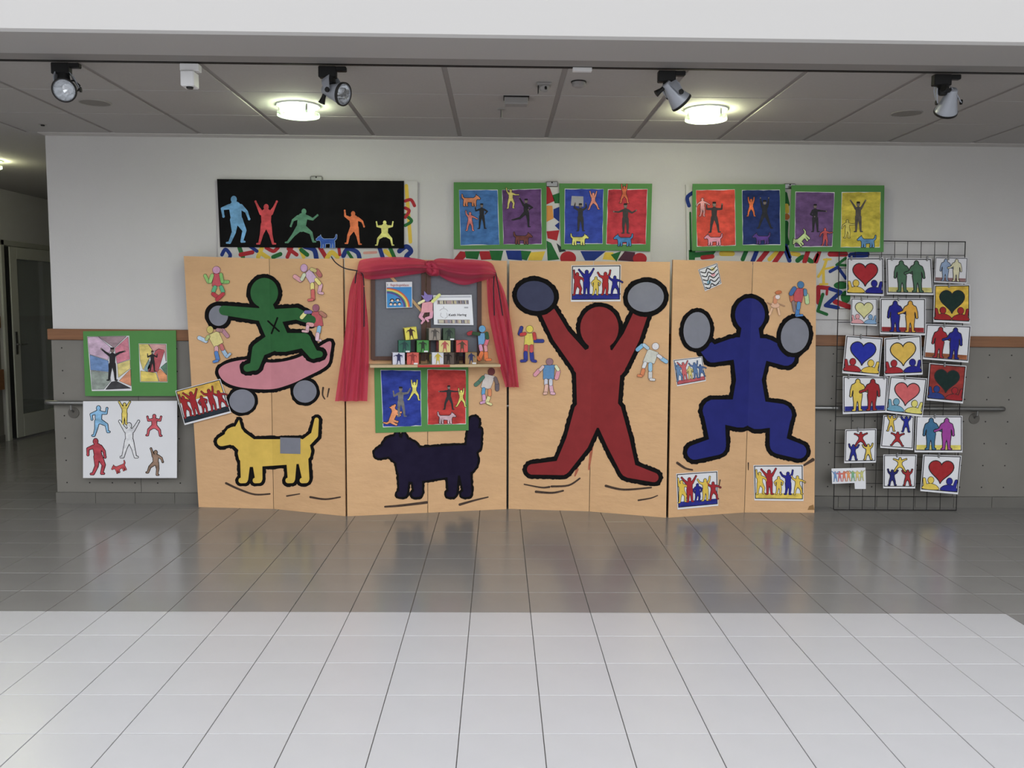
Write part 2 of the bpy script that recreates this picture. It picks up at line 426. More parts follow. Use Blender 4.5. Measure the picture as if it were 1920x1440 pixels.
def spotlight(px, tx, hx, hy, hY, axis, label, knob):
    """px: track pixel; hx,hy: head pixel at depth hY; axis: beam direction"""
    X = hity(px, tx, 4.41).x; T = Vector((X, 4.412, 2.722)); Cc = hity(hx, hy, hY); a = Vector(axis).normalized()
    r = empty('track_spotlight', (X, 4.412, 2.55), label, 'spotlight', 'spotlights on the ceiling track')
    ad = obj('adapter', MB().bev((X - .055, 4.392, 2.668), (X + .035, 4.432, 2.724), .004).bev((X - .05, 4.396, 2.700), (X + .085, 4.428, 2.724), .004), BLK, r)
    obj('swivel', MB().lathe((X, 4.412, 2.675), (0, 0, -1), [(0, 0), (0, .026), (.03, .03), (.052, .018), (.052, 0)]), BLK, r)
    side = a.cross(Vector((0, 0, 1))); side = side.normalized() if side.length > .1 else Vector((1, 0, 0))
    for s in (-1, 1):
        top = Vector((X, 4.412, 2.665)) + side*s*.032; low = Cc + side*s*.056 - a*.0
        d = (low - top); wv = d.cross(side).normalized()
        mid = top.lerp(low, .35) + side*s*.006
        f = [top - wv*.025, top + wv*.025, mid + wv*.024, low + wv*.013, low - wv*.013, mid - wv*.024]
        arm = obj('bracket_arm', MB().prism(f, [v + side*s*.004 for v in f]), SILV, r)
        obj('pivot_bolt', MB().lathe(low, side*s, [(0, .0), (0, .013), (.008, .013), (.009, 0)], 16), BLK, arm)
    hp = [(-.075, 0), (-.075, .020), (-.07, .024), (-.045, .027), (-.03, .034), (.0, .041), (.03, .051), (.05, .057), (.058, .057), (.058, .051), (.045, .049)]
    hd = obj('housing', MB().lathe(Cc, a, hp), SILV, r, smooth=True)
    obj('rim', MB().lathe(Cc, a, [(.048, .058), (.060, .059), (.063, .054), (.055, .050)]), DARK, hd, smooth=True)
    obj('reflector', MB().lathe(Cc, a, [(.052, .051), (.03, .043), (.0, .026), (-.012, .0)], 12), mat((225, 228, 232), .12, metal=1., gain=1.1, bump=.5, bscale=30, name='reflector'), hd)
    obj('front_glass', MB().lathe(Cc, a, [(.054, .051), (.055, .0)], 24), mat((235, 238, 240), .02, alpha=.18, spec=1., name='lamp_glass'), hd)
    kn = Cc - a*.06; kd = Vector(knob).normalized()
    obj('aiming_knob', MB().lathe(kn + kd*.02, kd, [(0, 0), (0, .010), (.02, .011), (.05, .018), (.05, 0)], 16), BLK, r)
    q = Vector((X + .02, 4.41, 2.64)); u = Vector((1, 0, 0))
    obj('cable', MB().tube([q, q + u*.035 + Vector((0, 0, -.002)), q + u*.06 + Vector((0, 0, -.025)), q + u*.05 + Vector((0, 0, -.05)), q + u*.02 + Vector((0, 0, -.06)), Cc - a*.03 + Vector((0, 0, .04))], .004, 8), BLK, r)
spotlight(118, 112, 127, 167, 4.38, (.16, -1, -.35), 'silver track spotlight whose bright lens faces the viewer, near the left end', (-.3, .4, .3))
spotlight(618, 121, 628, 173, 4.40, (.93, -.5, -.3), 'silver track spotlight tipped sideways with lens showing, beside the greenish round lamp', (-.35, 0, -1))
spotlight(1254, 130, 1265, 177, 4.41, (.66, .25, -.62), 'silver track spotlight pointing down to the right, beside the warm round lamp', (-.8, 0, -.6))
spotlight(1770, 138, 1779, 192, 4.44, (.12, .75, -.75), 'silver track spotlight seen from behind at the right end', (-.6, -.3, .1))

mw = hity(355, 125, 4.40)
cb = empty('track_junction_box', (mw.x, 4.41, 2.6), 'small white power box hanging from the black track', 'junction box')
obj('mount', MB().bev((mw.x - .045, 4.388, 2.69), (mw.x + .05, 4.436, 2.726), .003), WHITEP, cb)
obj('case', MB().bev((mw.x - .038, 4.372, 2.612), (mw.x + .03, 4.45, 2.688), .005), WHITEP, cb)
obj('socket', MB().lathe((mw.x, 4.40, 2.612), (0, 0, -1), [(0, 0), (0, .018), (.008, .016), (.008, 0)], 16), BLK, cb)

def ceiling_lamp(x, y, rgb, strength, label, z=ZC, grp='round glass ceiling lamps'):
    r = empty('ceiling_lamp', (x, y, z - .07), label, 'ceiling lamp', grp)
    obj('collar', MB().lathe((x, y, z), (0, 0, -1), [(0, .135), (.008, .135), (.01, .118), (.002, .11)], 40), WHITEP, r, smooth=True)
    obj('diffuser', MB().lathe((x, y, z), (0, 0, -1), [(0, .098), (.03, .098), (.04, .085), (.042, 0)], 40), mat(rgb, .5, gain=1, emit=strength, name='lamp_glow'), r)
    obj('glass_disc', MB().lathe((x, y, z), (0, 0, -1), [(.048, 0), (.048, .128), (.066, .128), (.066, .10), (.054, .098), (.054, 0)], 40), mat((225, 245, 225), .15, alpha=.35, spec=.8, name='lamp_disc_glass'), r)
    for k in range(3):
        a = 1.2 + k*2*PI/3
        obj('clip', MB().bev((x + .11*math.cos(a) - .008, y + .11*math.sin(a) - .008, z - .06), (x + .11*math.cos(a) + .008, y + .11*math.sin(a) + .008, z), .002), STEEL, r)
ceiling_lamp(-1.247, 5.36, (236, 255, 214), 38, 'lit round glass ceiling lamp with greenish glow above the black poster')
ceiling_lamp(1.274, 5.33, (255, 244, 206), 50, 'lit round glass ceiling lamp with warm yellowish glow on the right')
ceiling_lamp(-4.45, 7.5, (244, 250, 200), 60, 'lit ceiling lamp in the corridor at the left picture edge', ZC - .002)

def speaker(x, y, label):
    r = empty('ceiling_speaker', (x, y, ZC - .006), label, 'speaker', 'flush round ceiling speakers')
    obj('grille', MB().lathe((x, y, ZC), (0, 0, -1), [(-.001, .088), (.003, .086), (.004, 0)], 32), mat((150, 146, 140), .8, gain=1, var=.2, scale=300, name='speaker_grille'), r)
    obj('ring', MB().lathe((x, y, ZC), (0, 0, -1), [(-.001, .094), (.005, .093), (.006, .087), (.002, .086)], 32), mat((176, 172, 166), .7, gain=1, name='speaker_ring'), r)
p = hitz(178, 192, ZC); speaker(p.x, p.y, 'flush round grey ceiling speaker near the left end')
p = hitz(1700, 212, ZC); speaker(p.x, p.y, 'flush round grey ceiling speaker near the right end')
GREYP = mat((170, 167, 164), .6, gain=1.0, name='grey_white_plastic')
p = hitz(968, 182, ZC)
r = empty('ceiling_sensor_box', (p.x, p.y, ZC - .05), 'flat grey rectangular box under the ceiling in the middle', 'sensor')
obj('case', MB().bev((p.x - .07, p.y - .03, ZC - .045), (p.x + .07, p.y + .06, ZC - .002), .006), GREYP, r)
obj('base_plate', MB().box((p.x - .075, p.y - .035, ZC - .006), (p.x + .075, p.y + .065, ZC)), DARK, r)
p = hitz(1020, 157, ZC)
r = empty('motion_detector', (p.x, p.y, ZC - .05), 'small white angled detector with a dark lens on the ceiling', 'sensor')
obj('base_plate', MB().bev((p.x - .04, p.y - .04, ZC - .012), (p.x + .04, p.y + .04, ZC), .003), GREYP, r)
obj('head', MB().lathe((p.x, p.y, ZC - .01), (.2, -.5, -1), [(0, .03), (.02, .028), (.035, .015), (.037, 0)], 20), GREYP, r)
obj('lens', MB().lathe((p.x + .006, p.y - .02, ZC - .018), (.2, -.8, -1), [(0, .009), (.022, .006), (.024, 0)], 12), BLK, r)
obj('bracket', MB().box((p.x - .034, p.y - .01, ZC - .05), (p.x - .029, p.y + .02, ZC - .01)), DARK, r)
p = hitz(1085, 153, ZC)
r = empty('smoke_detector', (p.x, p.y, ZC - .03), 'small flat white cap on the ceiling right of the motion detector', 'smoke detector')
obj('base', MB().lathe((p.x, p.y, ZC), (0, 0, -1), [(0, .042), (.006, .042), (.006, .03)], 28), DARK, r)
obj('cap', MB().lathe((p.x, p.y, ZC - .004), (0, 0, -1), [(0, .038), (.02, .036), (.028, .02), (.028, 0)], 28), GREYP, r)
p = hitz(940, 204, ZC)
r = empty('sprinkler', (p.x, p.y, ZC - .06), 'tiny sprinkler head hanging from a ceiling panel', 'sprinkler')
obj('rosette', MB().lathe((p.x, p.y, ZC), (0, 0, -1), [(0, .028), (.005, .026), (.006, 0)], 20), GREYP, r)
obj('stem', MB().tube([(p.x, p.y, ZC), (p.x, p.y, ZC - .055)], .006), STEEL, r)
obj('deflector', MB().lathe((p.x, p.y, ZC - .055), (0, 0, -1), [(0, 0), (0, .014), (.004, .012), (.005, 0)], 14), GREYP, r)
p = hitz(80, 233, ZC)
r = empty('small_ceiling_sensor', (p.x, p.y, ZC - .01), 'tiny dark sensor stub on the ceiling at far left', 'sensor')
obj('ring', MB().lathe((p.x, p.y, ZC), (0, 0, -1), [(0, .026), (.004, .024), (.004, .012)], 16), GREYP, r)
obj('stub', MB().lathe((p.x, p.y, ZC), (0, 0, -1), [(0, .014), (.012, .012), (.013, 0)], 16), DARK, r)

# ================================================================== HANDRAIL
YR = 6.335
zr = hity(1700, 766, YR).z
hr = empty('handrail', (0, YR, zr), 'long brushed steel handrail along the grey wall cladding', 'handrail')
x0, x1 = hity(80, 755, YR).x, hity(1884, 766, YR).x
path = [(x0 + .02, YW + 1.2, zr), (x0, YW + .3, zr), (x0, YR + .06, zr), (x0 + .02, YR + .018, zr), (x0 + .07, YR, zr), (0, YR, zr), (x1 - .03, YR, zr), (x1 - .008, YR + .008, zr), (x1, YR + .03, zr), (x1, YW, zr)]
obj('rail', MB().tube(path, .018, 14), STEEL, hr, smooth=True)
for px in (140, 1825):
    x = hity(px, 780, YW).x
    b = obj('bracket', MB().tube([(x, YR, zr - .01), (x, YR + .004, zr - .05), (x, YW - .012, zr - .075)], .007, 10), STEEL, hr)
    obj('flange', MB().lathe((x, YW - .012, zr - .08), (0, -1, 0), [(0, .042), (.005, .041), (.007, 0)], 24), mat((110, 106, 100), .5, metal=.3, gain=1, name='flange'), b)

# ================================================================== PICTURE BOARDS ON THE WALL
W1 = Plane((0, YW - .024, 0), (0, -1, 0))
RED, YEL, GRN, BLU = P(176, 34, 44), P(228, 192, 48), P(34, 108, 52), P(32, 56, 132)
def backboard(q, label, art, hpx):
    r = empty('picture_board', base_of(W1, q), label, 'picture board', 'white painted boards on the wall')
    fr = [W1.at(*c) for c in q]
    obj('panel', MB().prism(fr, [Vector((v.x, YW, v.z)) for v in fr]), mat((206, 204, 200), .6, var=.02, name='board_white'), r)
    n = {}
    for sh, m, lay in art:
        flat(r, 'painted_mark', W1, sh, m, .0006 + .0004*lay)
    ha = W1.at(*hpx)
    h = obj('hanger', MB().bev((ha.x - .045, YW - .03, ha.z - .03), (ha.x + .045, YW - .002, ha.z + .012), .006), STEEL, r)
    obj('screw', MB().lathe((ha.x, YW - .03, ha.z + .002), (0, -1, 0), [(0, .006), (.004, .005), (.004, 0)], 10), DARK, h)
def zs(ox, oy, sc): return lambda pts: [(ox + a/sc, oy + b/sc) for a, b in pts]
z = zs(390, 320, 4.571)
art = [(stroke(z([(120, 720), (150, 675), (190, 720), (180, 760)]), 3.4), BLU, 1), (stroke(z([(270, 660), (300, 740)]), 4), GRN, 1), (stroke(z([(280, 720), (380, 700)]), 4), RED, 2), (stroke(z([(350, 640), (420, 690)]), 3.2), BLU, 3),
       (stroke(z([(470, 640), (430, 740)]), 4), YEL, 1), (stroke(z([(430, 690), (520, 750)]), 4), YEL, 2), (stroke(z([(500, 660), (560, 690), (600, 660)]), 3.5), RED, 1), (stroke(z([(560, 740), (620, 715)]), 4), GRN, 2),
       (stroke(z([(720, 650), (680, 740)]), 3.6), RED, 1), (stroke(z([(690, 670), (760, 720)]), 3.6), RED, 2), (stroke(z([(780, 640), (820, 740)]), 3.4), YEL, 1), (stroke(z([(800, 680), (850, 720)]), 4), GRN, 2), (stroke(z([(830, 650), (910, 680), (930, 760)]), 4.5), BLU, 3),
       (stroke(z([(960, 660), (1010, 740)]), 4), RED, 1), (stroke(z([(1020, 750), (1060, 700), (1110, 740)]), 4.2), YEL, 2), (stroke(z([(1120, 650), (1130, 720)]), 3), RED, 3), (stroke(z([(1160, 730), (1200, 670), (1280, 700), (1300, 760)]), 4.2), BLU, 1), (stroke(z([(1200, 700), (1240, 760)]), 3), GRN, 2),
       (stroke(z([(1340, 705), (1440, 700)]), 2.5), P(214, 150, 140), 1), (stroke(z([(1470, 660), (1500, 750)]), 4), BLU, 1), (stroke(z([(1520, 690), (1580, 740)]), 4.2), YEL, 2), (stroke(z([(1560, 660), (1600, 750)]), 3.6), GRN, 3), (stroke(z([(1640, 690), (1700, 650), (1740, 690), (1700, 740), (1760, 780)]), 4.4), BLU, 1),
       (stroke(z([(1700, 130), (1720, 400), (1735, 610)]), 3.4), YEL, 1), (stroke(z([(1690, 260), (1740, 250), (1770, 300)]), 3), RED, 2), (stroke(z([(1690, 320), (1725, 345), (1690, 400)]), 3), RED, 3), (stroke(z([(1690, 380), (1745, 430), (1690, 470)]), 3), GRN, 2)]
backboard(zq(390, 320, 4.571, (80, 76), (1795, 92), (1800, 1300), (90, 1290)), 'white board with coloured loops mostly hidden behind the black poster', art, (593, 333))
z = zs(830, 320, 4.571)
def pg(pts): return [('p', z(pts))]
art = [(pg([(95, 760), (150, 690), (230, 700), (170, 770)]), RED, 1), (pg([(190, 690), (320, 690), (300, 760), (200, 750)]), GRN, 2), (pg([(310, 690), (400, 690), (420, 760), (330, 765)]), RED, 1), (pg([(400, 685), (520, 685), (500, 770), (420, 765)]), GRN, 3),
       (pg([(540, 685), (690, 685), (680, 770), (560, 760)]), BLU, 1), (pg([(670, 685), (760, 690), (720, 770), (680, 760)]), GRN, 2), (pg([(750, 700), (880, 690), (850, 770), (730, 770)]), YEL, 1), (pg([(890, 125), (920, 150), (960, 260), (890, 290)]), RED, 1), (pg([(940, 210), (1000, 190), (1000, 280), (960, 280)]), GRN, 1),
       (pg([(890, 300), (940, 300), (950, 410), (890, 440)]), P(226, 150, 60), 1), (pg([(950, 330), (1000, 310), (1000, 440), (950, 400)]), BLU, 1), (pg([(890, 520), (1000, 510), (980, 600), (900, 580)]), RED, 1), (pg([(890, 600), (930, 620), (1000, 760), (900, 770)]), GRN, 2), (pg([(975, 620), (1060, 690), (1000, 700)]), P(50, 60, 60), 3), (pg([(960, 470), (1000, 440), (1000, 510)]), BLU, 1),
       ([('e', *z([(1075, 750)])[0], 15, 13, 0)], RED, 1), (pg([(1180, 690), (1400, 690), (1300, 770), (1220, 770)]), BLU, 1), (pg([(1390, 700), (1460, 700), (1500, 770), (1370, 760)]), YEL, 1), (pg([(1440, 720), (1530, 690), (1490, 780)]), GRN, 2), (pg([(1500, 770), (1560, 690), (1650, 700), (1640, 780)]), P(84, 46, 64), 1), ([('e', *z([(1690, 755)])[0], 13, 11, 0)], RED, 2)]
backboard(zq(830, 320, 4.571, (92, 110), (1782, 120), (1775, 1290), (95, 1280)), 'white board with coloured angular patches behind the two middle green boards', art, (1035, 343))
z = zs(1270, 320, 4.571); zz = zs(1400, 480, 9.6)
art = [(stroke(z([(130, 190), (85, 230), (100, 300)]), 3.5), BLU, 1), (stroke(z([(110, 360), (115, 690)]), 1.8), GRN, 1), (pg([(98, 680), (155, 680), (150, 765), (98, 765)]), GRN, 1), (pg([(150, 700), (330, 690), (300, 735), (150, 745)]), GRN, 2), (stroke(z([(215, 745), (300, 735)]), 4), RED, 3), (stroke(z([(380, 710), (470, 710)]), 5), YEL, 1),
       (stroke(z([(590, 690), (560, 760)]), 4), GRN, 1), (stroke(z([(680, 690), (640, 790)]), 4), BLU, 2), (stroke(z([(770, 690), (690, 790)]), 4.5), RED, 1), (stroke(z([(850, 700), (790, 760)]), 4), YEL, 1), (stroke(z([(900, 690), (830, 790)]), 4.5), RED, 2), (stroke(z([(920, 660), (960, 770)]), 4), BLU, 3), (stroke(z([(980, 710), (1040, 720)]), 4), YEL, 1), (stroke(z([(1030, 770), (1080, 740), (1150, 780)]), 4.4), GRN, 2),
       (stroke(z([(1120, 690), (1090, 780)]), 4.4), RED, 3), (stroke(z([(1220, 690), (1190, 780)]), 3.6), RED, 1), (stroke(z([(1310, 715), (1440, 715)]), 5), RED, 1), (stroke(z([(1490, 730), (1620, 715)]), 6), BLU, 1), (stroke(z([(925, 200), (945, 290)]), 4), GRN, 1), ([('e', *z([(935, 395)])[0], 6, 6, 0)], P(196, 110, 50), 1), (stroke(z([(935, 300), (940, 350)]), 4), YEL, 2), (stroke(z([(930, 450), (925, 560), (940, 620)]), 5), GRN, 2), (stroke(z([(930, 640), (965, 740)]), 3), BLU, 3),
       (stroke(zz([(1440, 60), (1380, 230), (1290, 370)]), 2.6), YEL, 1), (stroke(zz([(1380, 230), (1385, 500)]), 2.6), YEL, 2), (stroke(zz([(1380, 240), (1560, 200)]), 2.0), YEL, 3), (stroke(zz([(1390, 65), (1510, 60)]), 2), YEL, 4), (stroke(zz([(1320, 510), (1450, 505)]), 2), YEL, 4), (stroke(zz([(1270, -20), (1210, 100)]), 3.2), RED, 1),
       (stroke(zz([(1500, 280), (1640, 200), (1780, 400)]), 3, smooth=False), BLU, 4), (stroke(zz([(1780, 40), (1620, 160), (1800, 170)]), 2.6, smooth=False), GRN, 3), (stroke(zz([(1290, 840), (1290, 560), (1480, 580)]), 4, smooth=False), RED, 1), (stroke(zz([(1450, 580), (1440, 690)]), 2.4), RED, 2),
       (stroke(zz([(1500, 590), (1690, 650), (1420, 890), (1640, 930)]), 3.6, smooth=False), BLU, 4), (stroke(zz([(1370, 690), (1280, 990), (1440, 1050)]), 3, smooth=False), GRN, 3), ([('e', *zz([(1700, 530)])[0], 14, 7, 0), ('e', *zz([(1780, 740)])[0], 9, 12, 0)], GRN, 1), (stroke(zz([(1590, 820), (1850, 920)]), 5), RED, 2), (stroke(zz([(1920, 300), (1960, 480)]), 4), BLU, 1)]
backboard([(1286, 346), (1654, 350), (1656, 600), (1290, 596)], 'white board with coloured painted letters behind the two right green boards', art, (1481, 347))

# ================================================================== POSTERS
YP = YW - .032
WP = Plane((0, YP, 0), (0, -1, 0))
def sheet(parent, name, surf, q, m, off, thick, curl=0.):
    return flat(parent, name, surf, [('p', q)], m, off, 0, thick)
# black poster
q = zq(390, 320, 4.571, (78, 72), (1680, 88), (1680, 665), (105, 655))
r = empty('black_poster', base_of(WP, q), 'long black poster with a row of coloured paper figures', 'poster')
sheet(r, 'backing', WP, q, mat((14, 14, 15), .8, var=.15, scale=6, spec=.1, name='black_card'), .003, .003)
z = zs(390, 320, 4.571)
def cut(parent, surf, shapes, m, off, ow=1., label=None, ink=INK2, name='paper_figure'):
    return inked(parent, name, surf, shapes, m, off, ow, ink=ink, label=label)
for (cx, fy, h, la, ra, ll, rl, lean), m, lb in (
    ((245, 625, 415, (-75, 10), (50, 20), (-2, -22), (30, -14), -6), BR(110, 168, 212), 'light blue paper figure'),
    ((500, 632, 350, (-150, -155), (150, 155), (-16, -14), (16, 14), 0), BR(206, 66, 72), 'red paper figure'),
    ((800, 620, 330, (-60, -20), (70, 130), (-40, -38), (58, 15), 8), BR(84, 138, 108), 'grey green paper figure'),
    ((1255, 635, 290, (-120, -175), (60, 20), (-30, -10), (14, 10), -4), BR(238, 118, 60), 'orange paper figure'),
    ((1515, 642, 235, (-95, -170), (95, 170), (-50, -10), (50, 10), 0), BR(238, 230, 118), 'pale yellow paper figure')):
    S = man(cx, fy, h, la, ra, ll, rl, lean, 1.5)
    inked(r, 'paper_figure', WP, S, m, .0036, 6, tf=lambda x, y: (390 + x/4.571, 320 + y/4.571), label=lb)
inked(r, 'paper_dog', WP, dog(1025, 590, 190), BR(40, 88, 178), .0036, 4, tf=lambda x, y: (390 + x/4.571, 320 + y/4.571), ink=P(150, 170, 200), label='small blue paper dog')

def photo(parent, surf, tf, cx, fy, h, la, ra, ll, rl, off, top=(30, 30, 32), label='grey photo cutout of a child', lean=0):
    S = man(cx, fy, h, la, ra, ll, rl, lean, 1.1)
    o = flat(parent, 'photo_cutout', surf, S, mat(top, .5, var=.35, scale=30, name='photo_print'), off + .0012, 0, .0006, tf, label)
    flat(parent, 'skin_tone_print', surf, [S[2]] + [S[5], S[8]], mat((128, 116, 108), .6, var=.2, scale=50), off + .0018, -.006*h, 0, tf)
    flat(parent, 'hair_print', surf, [('c', S[2][1] - .03*h, S[2][2] - .058*h, .032*h, S[2][1] + .03*h, S[2][2] - .058*h, .032*h)], mat((26, 22, 22), .6), off + .0022, 0, 0, tf)
def greenboard(name, label, q, paints, surf=WP, off=.004, group='green boards with paintings'):
    r = empty(name, base_of(surf, q), label, 'poster board', group)
    sheet(r, 'backing', surf, q, GREEN, off, .004)
    for pq, m, pl, deco in paints:
        pa = sheet(r, 'painting', surf, pq, PAPER, off + .0015, .001); pa['label'] = pl
        cx, cy = sum(p[0] for p in pq)/4, sum(p[1] for p in pq)/4
        k = .985
        # wash with a ragged hand-painted border
        edge = []
        for i in range(4):
            a, b = pq[i], pq[(i+1) % 4]
            for t in range(7):
                s = k + random.uniform(-.016, .013); edge.append((cx + (a[0] + (b[0]-a[0])*t/7 - cx)*s, cy + (a[1] + (b[1]-a[1])*t/7 - cy)*s))
        flat(pa, 'wash', surf, [('p', edge)], m, off + .0021)
        deco(pa, surf, off + .0027)
    return r
def deco(sc, ox, oy, people, figs, dogs):
    tf = lambda x, y: (ox + x/sc, oy + y/sc)
    def f(pa, surf, off):
        for a in people: photo(pa, surf, tf, *a[:7], off + .001, *a[7:])
        for (cx, fy, h, la, ra, ll, rl), rgb in figs:
            inked(pa, 'paper_figure', surf, man(cx, fy, h, la, ra, ll, rl, 0, 1.25), BR(*rgb), off, 4, tf=tf, ink=INK2)
        for (x, y, L, fl_, rot), rgb in dogs:
            inked(pa, 'paper_dog', surf, dog(x, y, L, fl_, rot), BR(*rgb), off, 5, tf=tf, ink=INK2)
    return f
UP, DN, WK = ((-155, -165), (155, 165)), ((-25, -10), (25, 10)), ((-40, -10), (30, 5))
S5 = (4.571, 830, 320); S6 = (4.571, 1270, 320)
def Z5(*p): return zq(830, 320, 4.571, *p)
def Z6(*p): return zq(1270, 320, 4.571, *p)
greenboard('green_board', 'green board with a light blue and a purple painting, left of the middle hanger', Z5((95, 100), (888, 105), (888, 672), (95, 672)), [
    (Z5((140, 165), (472, 163), (487, 635), (152, 642)), BR(62, 116, 178), 'light blue painted sheet', deco(4.571, 830, 320, [(335, 500, 215, (-70, -170), (60, -40), (-8, -4), (12, 6), (18, 18, 20))], [((235, 515, 160, (-140, -170), (70, 60), (-20, -8), (20, 4)), (232, 128, 120))], [((235, 240, 170, -1, 0), (232, 140, 92))])),
    (Z5((508, 165), (845, 155), (850, 632), (520, 632)), BR(104, 66, 122), 'purple painted sheet', deco(4.571, 830, 320, [(715, 485, 240, (-150, -150), (60, -60), (-45, -75), (8, 2), (20, 19, 22))], [((583, 325, 165, (-140, -170), (70, 90), (-18, -4), (28, -10)), (224, 208, 110))], [((680, 565, 170, -1, 0), (124, 66, 58))]))])
greenboard('green_board', 'green board with a dark blue and a crimson painting, right of the middle hanger', Z5((998, 110), (1795, 112), (1778, 692), (1015, 675)), [
    (Z5((1045, 155), (1378, 158), (1370, 628), (1042, 630)), BR(44, 68, 168), 'dark blue painted sheet with grey square', deco(4.571, 830, 320, [(1180, 520, 235, (-120, -190), (120, 190), (-6, -2), (8, 4), (38, 38, 42))], [((1290, 335, 150, (-160, -165), (160, 165), (-30, -20), (40, 20)), (236, 140, 120))], [((1165, 575, 165, -1, 0), (238, 222, 110))])),
    (Z5((1415, 160), (1755, 158), (1740, 632), (1400, 632)), BR(192, 40, 56), 'crimson painted sheet', deco(4.571, 830, 320, [(1565, 540, 255, (-70, -95), (60, 120), (-6, 2), (8, -2), (46, 44, 44))], [((1555, 280, 150, (-165, -175), (165, 175), (-28, -10), (28, 10)), (228, 110, 64))], [((1555, 580, 175, 1, 0), (64, 138, 204))]))])
pb = [o for o in bpy.data.objects if o.get('label') == 'dark blue painted sheet with grey square'][0]
flat(pb, 'grey_square', WP, [('p', Z5((1105, 218), (1205, 222), (1205, 310), (1098, 300)))], P(170, 170, 174), .0085)
greenboard('green_board', 'green board with an orange red and a navy painting, left of the right hanger', Z6((122, 118), (912, 122), (910, 692), (118, 690)), off=.034, paints=[
    (Z6((150, 172), (482, 165), (490, 645), (158, 655)), BR(214, 66, 46), 'orange red painted sheet', deco(4.571, 1270, 320, [(305, 535, 260, (-90, -175), (90, 175), (-12, -6), (16, 8), (48, 44, 44))], [((205, 395, 155, (-60, -30), (70, 60), (-4, -14), (12, -6)), (226, 158, 160))], [((305, 580, 165, 1, 0), (232, 150, 176))])),
    (Z6((542, 172), (865, 168), (872, 640), (548, 640)), BR(26, 48, 110), 'navy painted sheet with white rim', deco(4.571, 1270, 320, [(735, 500, 245, (-165, -170), (165, 175), (-22, -18), (22, 20), (24, 26, 34))], [((620, 395, 150, (-160, -175), (160, 175), (-24, -8), (24, 8)), (236, 110, 52))], [((715, 570, 160, 1, 0), (96, 62, 150))]))])
greenboard('green_board', 'green board with a purple and a yellow painting, right of the right hanger', Z6((965, 130), (1757, 132), (1750, 700), (945, 692)), off=.034, paints=[
    (Z6((998, 185), (1332, 190), (1312, 655), (990, 658)), BR(108, 76, 126), 'dusty purple painted sheet', deco(4.571, 1270, 320, [(1165, 530, 235, (-30, 60), (85, 85), (-5, -2), (8, 2), (30, 27, 32))], [((1250, 645, 150, (-60, -20), (70, 100), (-8, -14), (16, -8)), (206, 82, 84))], [((1040, 575, 165, 1, -42), (200, 226, 150))])),
    (Z6((1392, 188), (1725, 188), (1718, 662), (1383, 660)), BR(216, 196, 44), 'yellow painted sheet', deco(4.571, 1270, 320, [(1532, 530, 255, (-150, -145), (150, 150), (-5, -3), (6, 3), (84, 78, 70))], [((1440, 580, 155, (-60, -20), (75, 100), (-6, -14), (14, -8)), (226, 210, 90))], [((1612, 595, 170, 1, 0), (100, 158, 206))]))])

# green board and white poster low on the left
def Z4(*p): return zq(0, 590, 3.79, *p)
tf4 = lambda x, y: (x/3.79, 590 + y/3.79)
YG = YW - .036; WG = Plane((0, YG, 0), (0, -1, 0))
q = Z4((592, 118), (1252, 112), (1258, 578), (607, 578))
r = empty('green_board', base_of(WG, q), 'green board with two pencil drawings above the white poster at left', 'poster board', 'green boards with paintings')
sheet(r, 'backing', WG, q, GREEN, .004, .004)
def patches(pa, polys, off):
    for pts, rgb in polys:
        inked(pa, 'pencil_field', WG, [('p', pts)], BR(*rgb), off, 2.2, tf=tf4, ink=INK2)
pa = sheet(r, 'drawing', WG, Z4((622, 155), (920, 150), (938, 540), (655, 542)), PAPER, .0058, .0012); pa['label'] = 'larger drawing with coloured fields'
patches(pa, [([(626, 160), (700, 156), (790, 235), (770, 320), (640, 280)], (206, 176, 200)), ([(704, 156), (900, 154), (815, 235)], (158, 132, 140)), ([(912, 158), (924, 315), (835, 345), (820, 240)], (214, 128, 146)), ([(642, 286), (772, 328), (775, 405), (648, 392)], (112, 146, 196)), ([(926, 322), (928, 380), (845, 445), (838, 350)], (222, 204, 122)), ([(930, 388), (934, 505), (850, 470)], (220, 146, 108)), ([(650, 398), (775, 412), (790, 470), (740, 528), (660, 530)], (150, 160, 152)), ([(795, 478), (830, 472), (930, 522), (755, 530)], (62, 62, 66))], .0063)
photo(pa, WG, tf4, 802, 468, 232, (-125, -130), (120, 105), (-8, -6), (9, 4), .008, (22, 20, 24), 'dark photo cutout of a child with arms out')
pa = sheet(r, 'drawing', WG, Z4((988, 205), (1185, 207), (1193, 480), (998, 478)), PAPER, .0058, .0012); pa['label'] = 'smaller drawing with a red coffin-shaped field'
patches(pa, [([(992, 210), (1055, 210), (1090, 260), (1020, 390), (1000, 330)], (222, 200, 106)), ([(1060, 210), (1180, 212), (1182, 330), (1170, 250), (1130, 240), (1095, 262)], (206, 152, 150)), ([(1105, 262), (1130, 244), (1172, 252), (1125, 405), (1060, 408), (1050, 380)], (186, 84, 92)), ([(1186, 340), (1188, 425), (1145, 375)], (92, 132, 108)), ([(1060, 320), (1070, 370), (1050, 405), (1028, 392)], (132, 164, 168)), ([(1002, 400), (1110, 414), (1130, 474), (1003, 474)], (226, 200, 92)), ([(1118, 412), (1140, 384), (1188, 430), (1190, 474), (1136, 474)], (224, 148, 96))], .0063)
photo(pa, WG, tf4, 1086, 402, 145, (-60, -175), (60, 175), (-10, -6), (10, 4), .008, (26, 24, 26), 'small dark photo cutout of a child')
YQ = YR - .02; WQ = Plane((0, YQ, 0), (0, -1, 0))
q = Z4((592, 615), (1260, 612), (1258, 1160), (592, 1160))
r = empty('white_poster', base_of(WQ, q), 'large white paper poster of coloured figures hanging over the handrail', 'poster')
sheet(r, 'sheet', WQ, q, PAPER, .004, .004)
